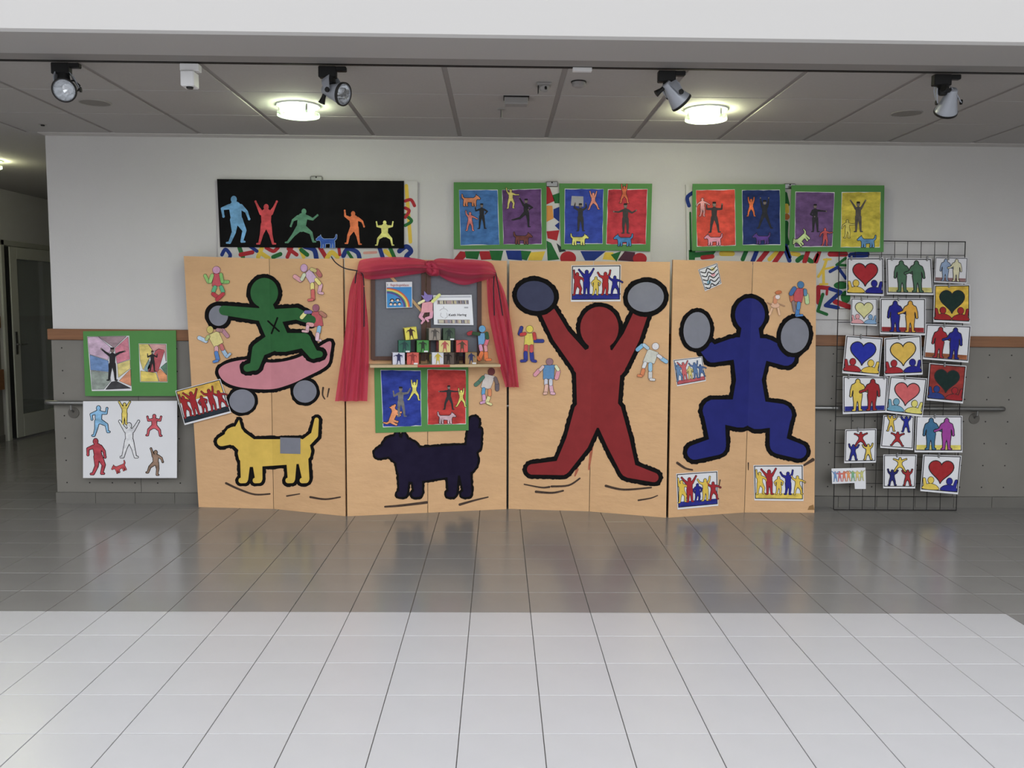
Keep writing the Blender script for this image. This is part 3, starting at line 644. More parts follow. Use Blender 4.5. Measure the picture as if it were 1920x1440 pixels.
for (cx, fy, h, la, ra, ll, rl, lean), rgb, lb in (
    ((702, 862, 215, (-70, 10), (85, 170), (-8, -16), (62, 10), 0), (132, 184, 222), 'light blue figure'), ((887, 778, 150, (-150, -150), (150, 150), (-5, -2), (5, 2), 0), (226, 200, 84), 'yellow figure'),
    ((1098, 862, 165, (-80, -165), (80, 165), (-52, -10), (46, 8), 0), (206, 84, 96), 'red figure'), ((920, 1015, 250, (-145, -150), (145, 150), (-18, -14), (18, 14), 0), (236, 236, 244), 'white outlined figure'),
    ((700, 1135, 260, (-70, 0), (40, 10), (0, -24), (26, -14), -8), (190, 62, 76), 'crimson figure'), ((1108, 1140, 175, (-165, -160), (60, 20), (-50, -20), (10, -8), 0), (150, 120, 100), 'multicoloured figure')):
    inked(r, 'drawn_figure', WQ, man(cx, fy, h, la, ra, ll, rl, lean, 1.25), BR(*rgb), .0046, 4.5, tf=tf4, label=lb)
inked(r, 'drawn_dog', WQ, dog(850, 1075, 115, 1, -22), BR(196, 72, 76), .0046, 3, tf=tf4, label='small red dog')

# ================================================================== FOLDING PANELS
def panel(label, bots, tops):
    """bots: three (pixel x, depth); tops: three pixels. Two hinged leaves standing on the floor."""
    B = []
    for px, y in bots:
        d = ray(px, 950); B.append(Vector((d.x * y / d.y, y, 0)))
    pl = []
    for i in (0, 1):
        u = (B[i+1] - B[i]).normalized(); pl.append(Plane(B[i], (u.y, -u.x, 0)))
    Tm = Vector((B[1].x, B[1].y, pl[0].at(*tops[1]).z)); T = [pl[0].at(*tops[0]), Tm, pl[1].at(*tops[2])]
    r = empty('folding_panel', (B[0] + B[2]) / 2, label, 'display panel', 'orange paper covered folding panels')
    for i in (0, 1):
        e = (B[i+1] - B[i]).normalized()*.002
        q = [B[i] + e, B[i+1] - e, T[i+1] - e, T[i] + e]
        bq = [B[i] + e*5, B[i+1] - e*5, T[i+1] - e*5, T[i] + e*5]
        lf = obj('leaf', MB().prism(q, [v - pl[i].n*.026 for v in bq]), KRAFT, r)
        ed = [v - pl[i].n*.0265 for v in bq]
        obj('backing_board', MB().prism(ed, [v - pl[i].n*.003 for v in ed]), EDGE, lf)
    a, b = project(T[1]), project(B[1])
    return r, Fold(pl[0], pl[1], a, b)
U1, S1 = panel('left folding panel with green skateboarder and yellow dog', [(372, 6.27), (513, 6.22), (648, 6.01)], [(344, 480), (497, 485), (643, 485)])
U2, S2 = panel('folding panel with dark navy dog and a shelf of cubes', [(650.5, 6.01), (802, 6.127), (950, 6.25)], [(645.5, 484), (799, 487), (951, 489)])
U3, S3 = panel('folding panel with the big red figure raising both arms', [(953, 6.26), (1105, 6.19), (1250, 6.01)], [(954.5, 489), (1103, 490), (1257, 491)])
U4, S4 = panel('right folding panel with the big squatting blue figure', [(1253.5, 6.01), (1396, 6.18), (1528, 6.18)], [(1261.5, 487), (1400, 490), (1531, 494)])
GREYB = mat((128, 130, 142), .7, var=.06, scale=10, name='grey_paint')
BROWNISH = mat((70, 52, 40), .8, var=.3, scale=30, name='dry_brush')
def big(root, surf, name, shapes, m, ow, lay=0, label=None):
    o = flat(root, name, surf, shapes, m, .0022 + lay*.0018, label=label)
    flat(o, 'outline', surf, shapes, INK, .0012 + lay*.0018, ow*1.3, jit=.9)
    return o
def strokes(root, surf, lst):
    for pts, w0, w1 in lst: flat(root, 'brush_stroke', surf, stroke(pts, w0, w1), BROWNISH, .0010)
# panel 1: skateboard, skater, dog
big(U1, S1, 'painted_skateboard', [('p', spl([(410, 694), (430, 680), (470, 674), (510, 680), (555, 672), (595, 652), (620, 640), (619, 664), (612, 686), (572, 708), (540, 722), (505, 730), (450, 726), (420, 714)]))], mat((206, 130, 142), .7, var=.06, scale=10), 5, 0, 'pink skateboard deck')
for c in ((454, 752, 24, 22), (572, 734, 22, 21)): big(U1, S1, 'painted_wheel', [('e', *c, 0)], GREYB, 4.5, 0, 'grey wheel')
GR = mat((32, 98, 46), .65, var=.1, scale=12, name='green_paint')
sk = [('e', 496, 549, 26, 28, 0), ('c', 498, 570, 13, 505, 592, 15), ('c', 505, 596, 20, 524, 640, 20), ('c', 490, 590, 12, 420, 582, 9), ('c', 520, 592, 13, 556, 588, 11), ('c', 556, 588, 11, 585, 600, 8), ('c', 515, 640, 17, 486, 656, 13), ('c', 486, 656, 13, 478, 686, 9), ('c', 478, 686, 8, 464, 690, 7), ('c', 532, 642, 18, 570, 638, 14), ('c', 570, 638, 13, 588, 664, 9), ('c', 588, 664, 8, 600, 664, 6)]
g_ = big(U1, S1, 'painted_skater', sk, GR, 6, 1, 'green figure')
flat(g_, 'chest_cross', S1, stroke([(503, 602), (524, 621)], 1.6) + stroke([(521, 596), (510, 625)], 1.6), INK, .0056)
big(U1, S1, 'painted_ball', [('e', 410, 592, 18, 19, 0)], GREYB, 6, 1, 'grey ball')
big(U1, S1, 'painted_dog', [(t[0], *t[1:]) for t in dog(512, 828, 205)] + [('c', 472, 850, 26, 560, 846, 24)], mat((222, 184, 66), .7, var=.08, scale=10, name='yellow_paint'), 5, 0, 'yellow dog')
flat(U1, 'painted_patch', S1, [('p', [(526, 820), (564, 821), (564, 851), (526, 850)])], GREYB, .0048, label='grey square patch')
strokes(U1, S1, [([(424, 906), (450, 918), (478, 927), (506, 926)], 2.2, 1.5), ([(538, 930), (562, 926)], 1.5, 1), ([(582, 932), (610, 936), (638, 932)], 2, 1.4), ([(606, 727), (605, 740), (609, 748)], 1.8, 1.2), ([(617, 729), (614, 744)], 1.6, 1.2)])
# panel 2: navy dog
NAVY = mat((24, 16, 46), .75, spec=.15, var=.15, scale=10, name='navy_paint')
big(U2, S2, 'painted_dog', dog(812, 850, 215) + [('c', 775, 872, 32, 868, 862, 28), ('c', 762, 850, 26, 738, 838, 20), ('p', [(748, 838), (757, 811), (770, 835)])] + [('c', 882, 850, 10, 889, 790, 9)], NAVY, 3.5, 0, 'dark navy dog')
strokes(U2, S2, [([(722, 950), (750, 948), (800, 942)], 1.8, 2.6), ([(862, 946), (890, 938), (915, 932)], 2.4, 1.2)])
# panel 3: red figure with two ovals
RD = mat((140, 26, 30), .65, var=.08, scale=10, name='red_paint')
rf = [('e', 1124, 615, 36, 40, 0), ('c', 1124, 645, 19, 1124, 672, 24), ('c', 1098, 684, 24, 1150, 684, 24), ('c', 1122, 690, 42, 1120, 765, 38), ('c', 1092, 680, 20, 1052, 630, 16), ('c', 1052, 630, 16, 1026, 582, 13), ('c', 1156, 680, 20, 1184, 632, 16), ('c', 1184, 632, 16, 1204, 582, 13),
      ('c', 1102, 775, 27, 1082, 830, 22), ('c', 1082, 830, 22, 1056, 874, 15), ('c', 1054, 877, 14, 998, 880, 10), ('c', 1140, 775, 27, 1160, 830, 22), ('c', 1160, 830, 22, 1178, 880, 15), ('c', 1180, 882, 14, 1226, 895, 9)]
big(U3, S3, 'painted_figure', rf, RD, 6.5, 0, 'big red figure with raised arms')
big(U3, S3, 'painted_oval', [('e', 1004, 555, 35, 28, 10)], mat((58, 62, 92), .7, var=.08, scale=10), 7, 1, 'slate blue oval')
big(U3, S3, 'painted_oval', [('e', 1211, 557, 34, 28, -5)], GREYB, 7, 1, 'grey oval')
strokes(U3, S3, [([(983, 908), (1015, 914), (1030, 913)], 1.2, 2), ([(1034, 912), (1066, 910), (1087, 897)], 2, 1.6), ([(1005, 922), (1035, 924), (1056, 920)], 2.4, 1.6), ([(1136, 911), (1170, 918), (1221, 914)], 2.4, 1.6), ([(1197, 938), (1220, 934), (1233, 929)], 1.6, 1)])
flat(U3, 'paint_drip', S3, stroke([(1112, 815), (1108, 850), (1104, 880)], 4, 1.5) + stroke([(1082, 880), (1078, 892)], 3, 1.5), mat((178, 96, 66), .8, var=.2, scale=30), .0009)
# panel 4: blue figure
BL = mat((20, 28, 116), .65, var=.1, scale=10, name='blue_paint')
bf = [('e', 1406, 590, 28, 31, 0), ('c', 1406, 615, 16, 1406, 640, 20), ('c', 1384, 652, 20, 1432, 654, 20), ('c', 1407, 662, 33, 1404, 712, 24), ('c', 1404, 712, 24, 1404, 765, 33), ('c', 1376, 654, 20, 1336, 664, 16), ('c', 1336, 664, 16, 1314, 640, 12), ('c', 1438, 656, 20, 1474, 670, 16), ('c', 1474, 670, 15, 1488, 645, 12),
      ('c', 1388, 775, 27, 1338, 770, 21), ('c', 1338, 770, 20, 1346, 832, 15), ('c', 1344, 836, 17, 1302, 848, 14), ('c', 1420, 778, 27, 1464, 778, 21), ('c', 1464, 778, 20, 1458, 830, 15), ('c', 1460, 834, 17, 1498, 846, 14)]
big(U4, S4, 'painted_figure', bf, BL, 6.5, 0, 'big squatting blue figure')
big(U4, S4, 'painted_oval', [('e', 1306, 619, 25, 34, 5)], GREYB, 6, 1, 'grey oval')
big(U4, S4, 'painted_oval', [('e', 1490, 629, 26, 33, 12)], GREYB, 6.5, 1, 'grey oval')
strokes(U4, S4, [([(1270, 868), (1285, 878), (1298, 881)], 2.6, 1.6), ([(1524, 862), (1508, 872)], 3.4, 2), ([(1403, 868), (1403, 881)], 1.2, .8), ([(1350, 900), (1348, 912)], 1.2, .8)])
flat(U4, 'tape_patch', S4, [('p', [(1517, 949), (1525, 946), (1527, 956), (1514, 956)])], mat((150, 110, 60), .5), .0012)

# ================================================================== CUT-OUT JOINTED PAPER FIGURES
LINE = mat((60, 44, 50), .8, name='pen_line')
def doll(surf, tfz, label, items, off=.004, cat='paper figure', group='jointed paper figures', ow=None):
    ox, oy, sc = tfz; tf = lambda x, y: (ox + x/sc, oy + y/sc)
    ys = [(s[2] if s[0] != 'p' else max(p[1] for p in s[1])) for _, s, _ in items]; xs_ = [s[1] if s[0] != 'p' else s[1][0][0] for _, s, _ in items]
    r = empty('jointed_paper_figure', surf.at(*tf(sum(xs_)/len(xs_), max(ys)), off), label, cat, group)
    for i, (nm, s, rgb) in enumerate(items):
        m = mat(rgb, .75, var=.1, scale=40, spec=.2)
        e = off + .0014*((i*2) % 5) / 2 + .0006*i
        p = flat(r, nm, surf, [s], m, e, 0, .0006, tf)
        flat(p, 'pen_edge', surf, [s], LINE, e - .0004, (.55 if ow is None else ow)*sc, 0, tf)
    return r
def L(x0, y0, x1, y1, w_): return ('c', x0, y0, w_/2, x1, y1, w_/2)
ZA = (360, 480, 6.857); ZB = (700, 580, 7.385); ZC_ = (630, 660, 4.5); ZD = (940, 470, 2.824); ZE = (1400, 480, 9.6); ZF = (690, 510, 8.348)
def limbs(a): return [('limb', L(*p), c) for p, c in a]
doll(S1, ZA, 'jointed paper figure with pink head and green arms above the grey ball', [('torso', ('p', [(280, 226), (360, 226), (385, 385), (262, 385)]), (206, 84, 96)), ('head', ('e', 318, 180, 48, 46, 0), (214, 156, 190))] + limbs([((265, 250, 238, 330, 44), (160, 206, 120)), ((172, 252, 215, 335, 38), (150, 200, 112)), ((378, 240, 395, 330, 42), (134, 192, 104)), ((398, 335, 465, 333, 42), (134, 192, 104)), ((302, 402, 280, 455, 46), (90, 182, 134)), ((383, 402, 405, 455, 46), (90, 182, 134)), ((278, 488, 335, 530, 46), (196, 58, 70)), ((408, 488, 330, 560, 42), (196, 58, 70))]))
doll(S1, ZA, 'leaning lilac jointed paper figure at the upper right of the left panel', [('torso', ('p', [(1450, 235), (1520, 165), (1620, 300), (1530, 362)]), (212, 178, 210)), ('head', ('e', 1445, 155, 44, 50, 0), (206, 162, 200))] + limbs([((1450, 242, 1420, 300, 44), (204, 212, 184)), ((1400, 312, 1330, 265, 52), (230, 164, 174)), ((1545, 172, 1590, 190, 44), (206, 190, 120)), ((1612, 190, 1652, 248, 52), (190, 106, 106)), ((1555, 365, 1555, 425, 46), (236, 220, 130)), ((1608, 305, 1648, 352, 46), (236, 220, 130)), ((1562, 450, 1565, 550, 46), (216, 104, 100)), ((1560, 560, 1512, 568, 30), (216, 104, 100)), ((1665, 375, 1645, 465, 46), (226, 174, 192)), ((1650, 475, 1690, 480, 30), (226, 174, 192))]))
doll(S1, ZA, 'yellow jointed paper figure with blue boots below the grey ball', [('torso', ('p', [(205, 1020), (340, 960), (405, 1110), (290, 1175)]), (226, 212, 136)), ('head', ('e', 236, 948, 40, 46, 0), (208, 190, 104))] + limbs([((215, 1035, 192, 1070, 40), (190, 200, 124)), ((182, 1092, 98, 1052, 50), (190, 214, 236)), ((335, 950, 380, 955, 44), (178, 132, 132)), ((400, 955, 460, 1028, 48), (192, 136, 152)), ((320, 1180, 320, 1218, 48), (222, 164, 172)), ((385, 1152, 400, 1195, 44), (206, 112, 112)), ((318, 1245, 338, 1325, 48), (84, 134, 202)), ((335, 1345, 290, 1358, 30), (84, 134, 202)), ((410, 1218, 452, 1285, 48), (164, 194, 222)), ((458, 1295, 495, 1258, 30), (164, 194, 222))]))
doll(S1, ZA, 'jointed paper figure with red torso and purple sleeve beside the green skater', [('torso', ('p', [(1540, 720), (1660, 715), (1690, 895), (1560, 910)]), (198, 90, 98)), ('head', ('e', 1598, 668, 42, 45, 0), (164, 98, 120))] + limbs([((1530, 720, 1470, 722, 44), (124, 114, 182)), ((1455, 745, 1418, 788, 50), (232, 228, 146)), ((1665, 732, 1715, 768, 48), (184, 124, 104)), ((1550, 885, 1500, 878, 52), (226, 164, 164)), ((1495, 905, 1490, 965, 42), (230, 182, 192)), ((1485, 970, 1435, 965, 28), (230, 182, 192)), ((1645, 920, 1635, 978, 50), (142, 192, 230)), ((1625, 1002, 1620, 1068, 46), (230, 192, 208)), ((1620, 1078, 1662, 1086, 28), (230, 192, 208))]))
doll(S2, ZC_, 'jointed paper figure with white torso and brown head right of the red painting', [('torso', ('p', [(1255, 185), (1340, 205), (1300, 315), (1222, 298)]), (218, 208, 200)), ('head', ('e', 1310, 165, 28, 30, 0), (124, 64, 64))] + limbs([((1240, 212, 1215, 240, 26), (84, 134, 112)), ((1206, 252, 1178, 276, 30), (90, 132, 112)), ((1342, 222, 1356, 260, 26), (124, 112, 112)), ((1358, 272, 1358, 314, 32), (112, 104, 112)), ((1245, 312, 1240, 350, 28), (94, 164, 212)), ((1295, 322, 1295, 360, 28), (226, 142, 92)), ((1246, 370, 1250, 412, 28), (222, 164, 202)), ((1248, 420, 1222, 428, 20), (222, 164, 202)), ((1286, 384, 1272, 420, 28), (226, 222, 154)), ((1275, 428, 1305, 440, 20), (226, 222, 154))]))
doll(S3, ZD, 'yellow jointed paper figure with navy boots left of the red figure', [('torso', ('p', [(126, 438), (172, 438), (170, 500), (122, 500)]), (224, 208, 84)), ('head', ('e', 150, 415, 18, 18, 0), (226, 208, 74))] + limbs([((125, 440, 106, 444, 17), (206, 64, 64)), ((97, 440, 107, 408, 18), (54, 64, 142)), ((174, 440, 178, 465, 17), (200, 64, 64)), ((180, 478, 218, 478, 18), (54, 64, 142)), ((132, 506, 130, 530, 19), (210, 84, 84)), ((161, 506, 160, 530, 19), (210, 84, 84)), ((129, 541, 130, 576, 20), (54, 64, 152)), ((128, 582, 107, 584, 13), (54, 64, 152)), ((161, 541, 164, 576, 20), (54, 64, 152)), ((165, 582, 182, 585, 13), (54, 64, 152))]))
doll(S3, ZD, 'jointed paper figure with blue square torso and pink arms left of the red figure', [('torso', ('p', [(222, 607), (282, 605), (278, 680), (222, 680)]), (94, 144, 192)), ('head', ('e', 256, 588, 18, 18, 0), (154, 114, 124))] + limbs([((220, 615, 207, 630, 16), (222, 194, 194)), ((200, 634, 180, 656, 20), (226, 154, 172)), ((290, 613, 301, 630, 16), (222, 226, 184)), ((302, 640, 293, 673, 21), (226, 154, 172)), ((237, 686, 237, 706, 18), (208, 208, 222)), ((262, 686, 262, 706, 18), (208, 208, 222)), ((240, 716, 236, 746, 19), (230, 182, 164)), ((238, 754, 228, 756, 13), (230, 182, 164)), ((263, 716, 268, 746, 19), (226, 174, 192)), ((266, 754, 280, 756, 13), (226, 174, 192))]))
doll(S3, ZD, 'white jointed paper figure with light blue arms right of the red figure', [('torso', ('p', [(778, 520), (832, 540), (810, 598), (750, 588)]), (208, 208, 198)), ('head', ('e', 817, 506, 18, 18, 0), (226, 222, 226))] + limbs([((776, 516, 756, 499, 17), (174, 202, 222)), ((747, 502, 722, 524, 20), (124, 184, 222)), ((832, 556, 845, 565, 17), (222, 222, 232)), ((848, 570, 874, 587, 20), (144, 192, 226)), ((762, 596, 755, 615, 18), (222, 222, 228)), ((790, 602, 790, 630, 20), (154, 198, 226)), ((753, 632, 746, 656, 19), (226, 134, 84)), ((742, 663, 727, 661, 13), (226, 134, 84)), ((790, 646, 790, 672, 19), (212, 208, 208)), ((792, 681, 810, 683, 13), (212, 208, 208))]))
doll(S4, ZE, 'small pale orange paper creature with a brown cap above the blue figure', [('body', ('e', 510, 885, 82, 50, 0), (232, 184, 154)), ('neck', L(515, 745, 508, 830, 66), (222, 146, 106)), ('head', ('e', 552, 738, 42, 38, 0), (238, 222, 222)), ('cap', ('e', 568, 655, 58, 32, -10), (206, 116, 68))] + limbs([((440, 870, 372, 842, 14), (190, 140, 110)), ((580, 862, 680, 900, 12), (200, 156, 120)), ((448, 950, 405, 1050, 38), (234, 190, 156)), ((558, 945, 582, 1050, 36), (234, 190, 156))]), ow=.25)
doll(S4, ZE, 'jointed paper figure with red torso and blue head standing above the right oval', [('torso', ('p', [(870, 580), (1040, 590), (985, 840), (830, 812)]), (202, 84, 94)), ('head', ('e', 968, 518, 58, 60, 0), (74, 124, 172))] + limbs([((852, 585, 792, 680, 72), (74, 114, 172)), ((800, 705, 812, 800, 66), (206, 104, 74)), ((1045, 620, 1050, 690, 58), (94, 144, 182)), ((1072, 705, 1085, 835, 70), (188, 218, 156)), ((832, 832, 860, 980, 56), (144, 124, 124)), ((930, 852, 920, 940, 64), (84, 144, 200)), ((912, 972, 900, 1065, 66), (74, 134, 200)), ((905, 1075, 990, 1065, 34), (74, 134, 200))]))

# ================================================================== SHELF, FRAMED BOARDS, CURTAIN ON PANEL 2
W2 = S2.l
uu = Vector((-W2.n.y, W2.n.x, 0)); uu = uu if uu.x > 0 else -uu
def obox(c, hu, n0, n1, z0, z1, mb=None):
    """oriented box on panel 2: centre point c on the plane, half width hu, from n0 to n1 in front"""
    mb = mb or MB(); q = []
    for zv in (z0, z1):
        for s, n in ((-1, n1), (1, n1), (1, n0), (-1, n0)):
            p = Vector((c.x, c.y, zv)) + uu*hu*s + W2.n*n; q.append(p)
    return mb.add(q, [(0, 3, 2, 1), (4, 5, 6, 7), (0, 1, 5, 4), (1, 2, 6, 5), (2, 3, 7, 6), (3, 0, 4, 7)])
BROWN = mat((84, 54, 42), .5, var=.15, scale=6, stretch=(8, 8, .6), name='dark_wood')
FELT = mat((112, 114, 122), .9, var=.05, scale=60, name='grey_felt')
for x0, x1, lb in ((695, 797.5, 'brown framed grey pinboard behind the rainbow sign, left one'), (799, 902, 'brown framed grey pinboard behind the white printed sheet, right one')):
    q = [(x0, 497), (x1, 498), (x1, 676), (x0, 674)]
    r = empty('framed_pinboard', base_of(W2, q), lb, 'pinboard', 'pair of framed pinboards')
    sheet(r, 'felt', W2, q, FELT, .010, .008)
    f = 8
    for a in ([(x0, 497), (x0 + f, 497), (x0 + f, 676), (x0, 674)], [(x1 - f, 497), (x1, 497), (x1, 676), (x1 - f, 676)], [(x0 + f, 668), (x1 - f, 668), (x1 - f, 676), (x0 + f, 675)], [(x0 + f, 497), (x1 - f, 497), (x1 - f, 504), (x0 + f, 504)]):
        sheet(r, 'frame_bar', W2, a, BROWN, .022, .021)
pl_, pr_ = W2.at(692, 687, .14), W2.at(934, 683, .14)
zs_ = W2.at(692, 682, .14).z
cs = (W2.at(692, 687) + W2.at(931, 684)) / 2; hw = (W2.at(931, 684) - W2.at(692, 687)).length / 2
r = empty('display_shelf', Vector((cs.x, cs.y, zs_ - .02)), 'narrow light wooden shelf carrying the painted cubes', 'shelf')
obj('board', obox(cs, hw, .002, .15, zs_ - .018, zs_), mat((196, 172, 132), .6, var=.08, scale=5, name='pale_wood'), r)
ct = (W2.at(779, 686) + W2.at(838, 685)) / 2
obj('red_tape', obox(ct, (W2.at(838, 685) - W2.at(779, 686)).length/2, .148, .1515, zs_ - .017, zs_ - .001), P(196, 62, 54), r)

# diagonal wooden stick, sign, printed sheet, puppet
r = empty('wooden_stick', W2.at(788, 582, .02), 'thin light wooden stick slanting behind the rainbow sign', 'stick')
a, b = W2.at(731, 517, .016), W2.at(790, 583, .016); ax = (b - a).normalized(); sd = ax.cross(W2.n).normalized()*.010
obj('shaft', MB().prism([a + sd, b + sd, b - sd, a - sd], [v - W2.n*.005 for v in (a + sd, b + sd, b - sd, a - sd)]), mat((206, 166, 112), .6, var=.1, scale=8, stretch=(1, 1, 6)), r)
zz = zs(600, 470, 4.363)
def textmesh(parent, name, body, surf, px, py, hpx, m, off, width=None, bold=0., rot=0.):
    cu = bpy.data.curves.new(name, 'FONT'); cu.body = body; cu.size = 1; cu.align_x = 'LEFT'; cu.offset = bold; cu.resolution_u = 2
    t = bpy.data.objects.new(name, cu); COL.objects.link(t); bpy.context.view_layer.update()
    me = bpy.data.meshes.new_from_object(t.evaluated_get(bpy.context.evaluated_depsgraph_get())); bpy.data.objects.remove(t)
    xs2 = [v.co.x for v in me.vertices]; wd = max(xs2) - min(xs2); x00 = min(xs2)
    sx = (width / wd) if width else hpx
    base = WL[parent.name]
    for v in me.vertices:
        X, Y = (v.co.x - x00)*sx, -v.co.y*hpx
        v.co = surf.at(px + X, py + Y + X*rot, off) - base
    me.materials.append(m); o = bpy.data.objects.new(name, me); COL.objects.link(o); o.parent = parent; WL[o.name] = base; return o
q = zz([(538, 258), (750, 255), (752, 465), (542, 470)])
r = empty('rainbow_sign', base_of(W2, q), 'square class sign with a rainbow and five children heads', 'sign')
sheet(r, 'card', W2, q, PAPER, .030, .004)
A = quadmap(q)
bgp = flat(r, 'blue_picture', W2, [('p', [(.02, .2), (.98, .2), (.98, .98), (.02, .98)])], P(64, 144, 208), .0306, tf=A)
def arc(r0, r1): return [('p', [(.02 + r0*math.cos(t)*.9, .98 - r0*math.sin(t)*.77) for t in [i*PI/2/20 for i in range(21)]] + [(.02 + r1*math.cos(t)*.9, .98 - r1*math.sin(t)*.77) for t in [i*PI/2/20 for i in range(20, -1, -1)]])]
for k, c in enumerate(((206, 80, 66), (232, 160, 70), (238, 220, 110), (120, 170, 110), (60, 84, 150), (110, 80, 150))):
    flat(bgp, 'rainbow_band', W2, arc(.98 - k*.045, .98 - (k+1)*.045), P(*c), .0311, tf=A)
for x, y, hair in ((.22, .72, 1), (.44, .71, 1), (.17, .86, 0), (.33, .87, 0), (.5, .86, 0)):
    flat(bgp, 'hair', W2, [('e', x, y - .02, .07 + .02*hair, .06, 0)], P(36, 34, 50), .0314, tf=A)
    flat(bgp, 'face', W2, [('e', x, y, .052, .045, 0)], P(232, 206, 186), .0319, tf=A)
textmesh(r, 'class_name', 'Regenbogenklasse', W2, q[0][0] + 8.5, q[0][1] + 7.6, 6.6, P(170, 70, 66), .0308, 34, .008)
textmesh(r, 'class_number', '1', W2, q[0][0] + 2.2, q[0][1] + 7.6, 6.6, INK2, .0308)
q = zz([(922, 365), (1235, 362), (1250, 608), (928, 605)])
r = empty('printed_sheet', base_of(W2, q), 'white printed information sheet in a clear sleeve on the right pinboard', 'sheet')
sheet(r, 'paper', W2, q, mat((232, 234, 240), .25, spec=.6, name='sleeved_paper'), .030, .002)
A = quadmap(q, 1.27)
flat(r, 'header_print', W2, [('p', [(.03, .035), (1.24, .035), (1.24, .085), (.03, .085)])], P(186, 190, 200), .0304, tf=A)
for k, y in enumerate((.17, .82)):
    pr = flat(r, 'picture_strip', W2, [('p', [(.12, y), (1.16, y), (1.16, y + .14), (.12, y + .14)])], P(170, 164, 160), .0304, tf=A)
    for i in range(26):
        xa = .125 + i*.0395; c = random.choice([(120, 110, 116), (206, 196, 150), (186, 160, 160), (150, 150, 170), (90, 86, 96), (214, 206, 180)])
        flat(pr, 'picture_cell', W2, [('p', [(xa, y + .01), (xa + .034, y + .01 + random.uniform(0, .03)), (xa + .036, y + .13), (xa + .002, y + .13 - random.uniform(0, .04))])], P(*c), .0308, tf=A)
flat(r, 'sketch_line', W2, stroke([(.2, .52), (.28, .46), (.4, .47), (.46, .54)], .006) + stroke([(.24, .6), (.22, .7), (.3, .76)], .006) + stroke([(.42, .6), (.44, .72), (.36, .78)], .006) + [('c', .33, .4, .012, .33, .42, .012)], P(150, 150, 156), .0305, tf=A)
textmesh(r, 'name_print', 'Keith Haring', W2, q[0][0] + 29, q[0][1] + 39, 6.2, INK2, .0306, 33, .02, -.02)
flat(r, 'small_print', W2, [('p', [(1.0, .395), (1.13, .395), (1.13, .445), (1.0, .445)])], P(180, 182, 190), .0305, tf=A)
PK = (230, 160, 172)
doll(W2, ZF, 'pink paper puppet with spiky purple hair hanging between the pinboards', [('leg', L(848, 625, 812, 700, 56), (232, 164, 190)), ('leg', L(985, 620, 978, 700, 52), (232, 164, 190)), ('shin', L(815, 705, 862, 755, 44), (232, 164, 190)), ('shin', L(972, 705, 900, 728, 44), (232, 164, 190)), ('foot', L(855, 765, 830, 800, 30), (232, 164, 190)), ('foot', L(910, 735, 930, 768, 30), (232, 164, 190)), ('torso', ('p', [(840, 480), (1005, 460), (1000, 625), (820, 640)]), PK), ('arm', L(862, 450, 788, 490, 40), (236, 230, 176)), ('arm', L(1000, 462, 1105, 360, 46), (222, 228, 136)), ('hair', ('p', [(868, 298), (920, 355), (1005, 362), (985, 430), (905, 465), (862, 420), (820, 362), (866, 372)]), (142, 124, 192)), ('head', ('e', 915, 425, 48, 42, 0), (150, 132, 196))], off=.036, ow=.12, cat='puppet', group='jointed paper figures')
doll(W2, ZB, 'blue jointed paper figure in orange boots standing on the shelf end', [('torso', ('p', [(1430, 330), (1530, 325), (1525, 470), (1440, 495)]), (112, 166, 214)), ('head', ('e', 1490, 268, 45, 46, 0), (104, 164, 208))] + limbs([((1440, 338, 1372, 330, 46), (54, 84, 54)), ((1342, 320, 1305, 334, 50), (172, 54, 64)), ((1550, 332, 1560, 390, 48), (54, 94, 64)), ((1560, 418, 1528, 515, 46), (226, 114, 134)), ((1465, 502, 1476, 560, 46), (222, 154, 192)), ((1532, 512, 1540, 560, 42), (226, 154, 164)), ((1482, 600, 1450, 685, 52), (236, 124, 64)), ((1445, 690, 1418, 655, 34), (236, 124, 64)), ((1540, 600, 1545, 682, 54), (236, 124, 64)), ((1550, 692, 1600, 690, 34), (236, 124, 64))]), off=.05, group='jointed paper figures')

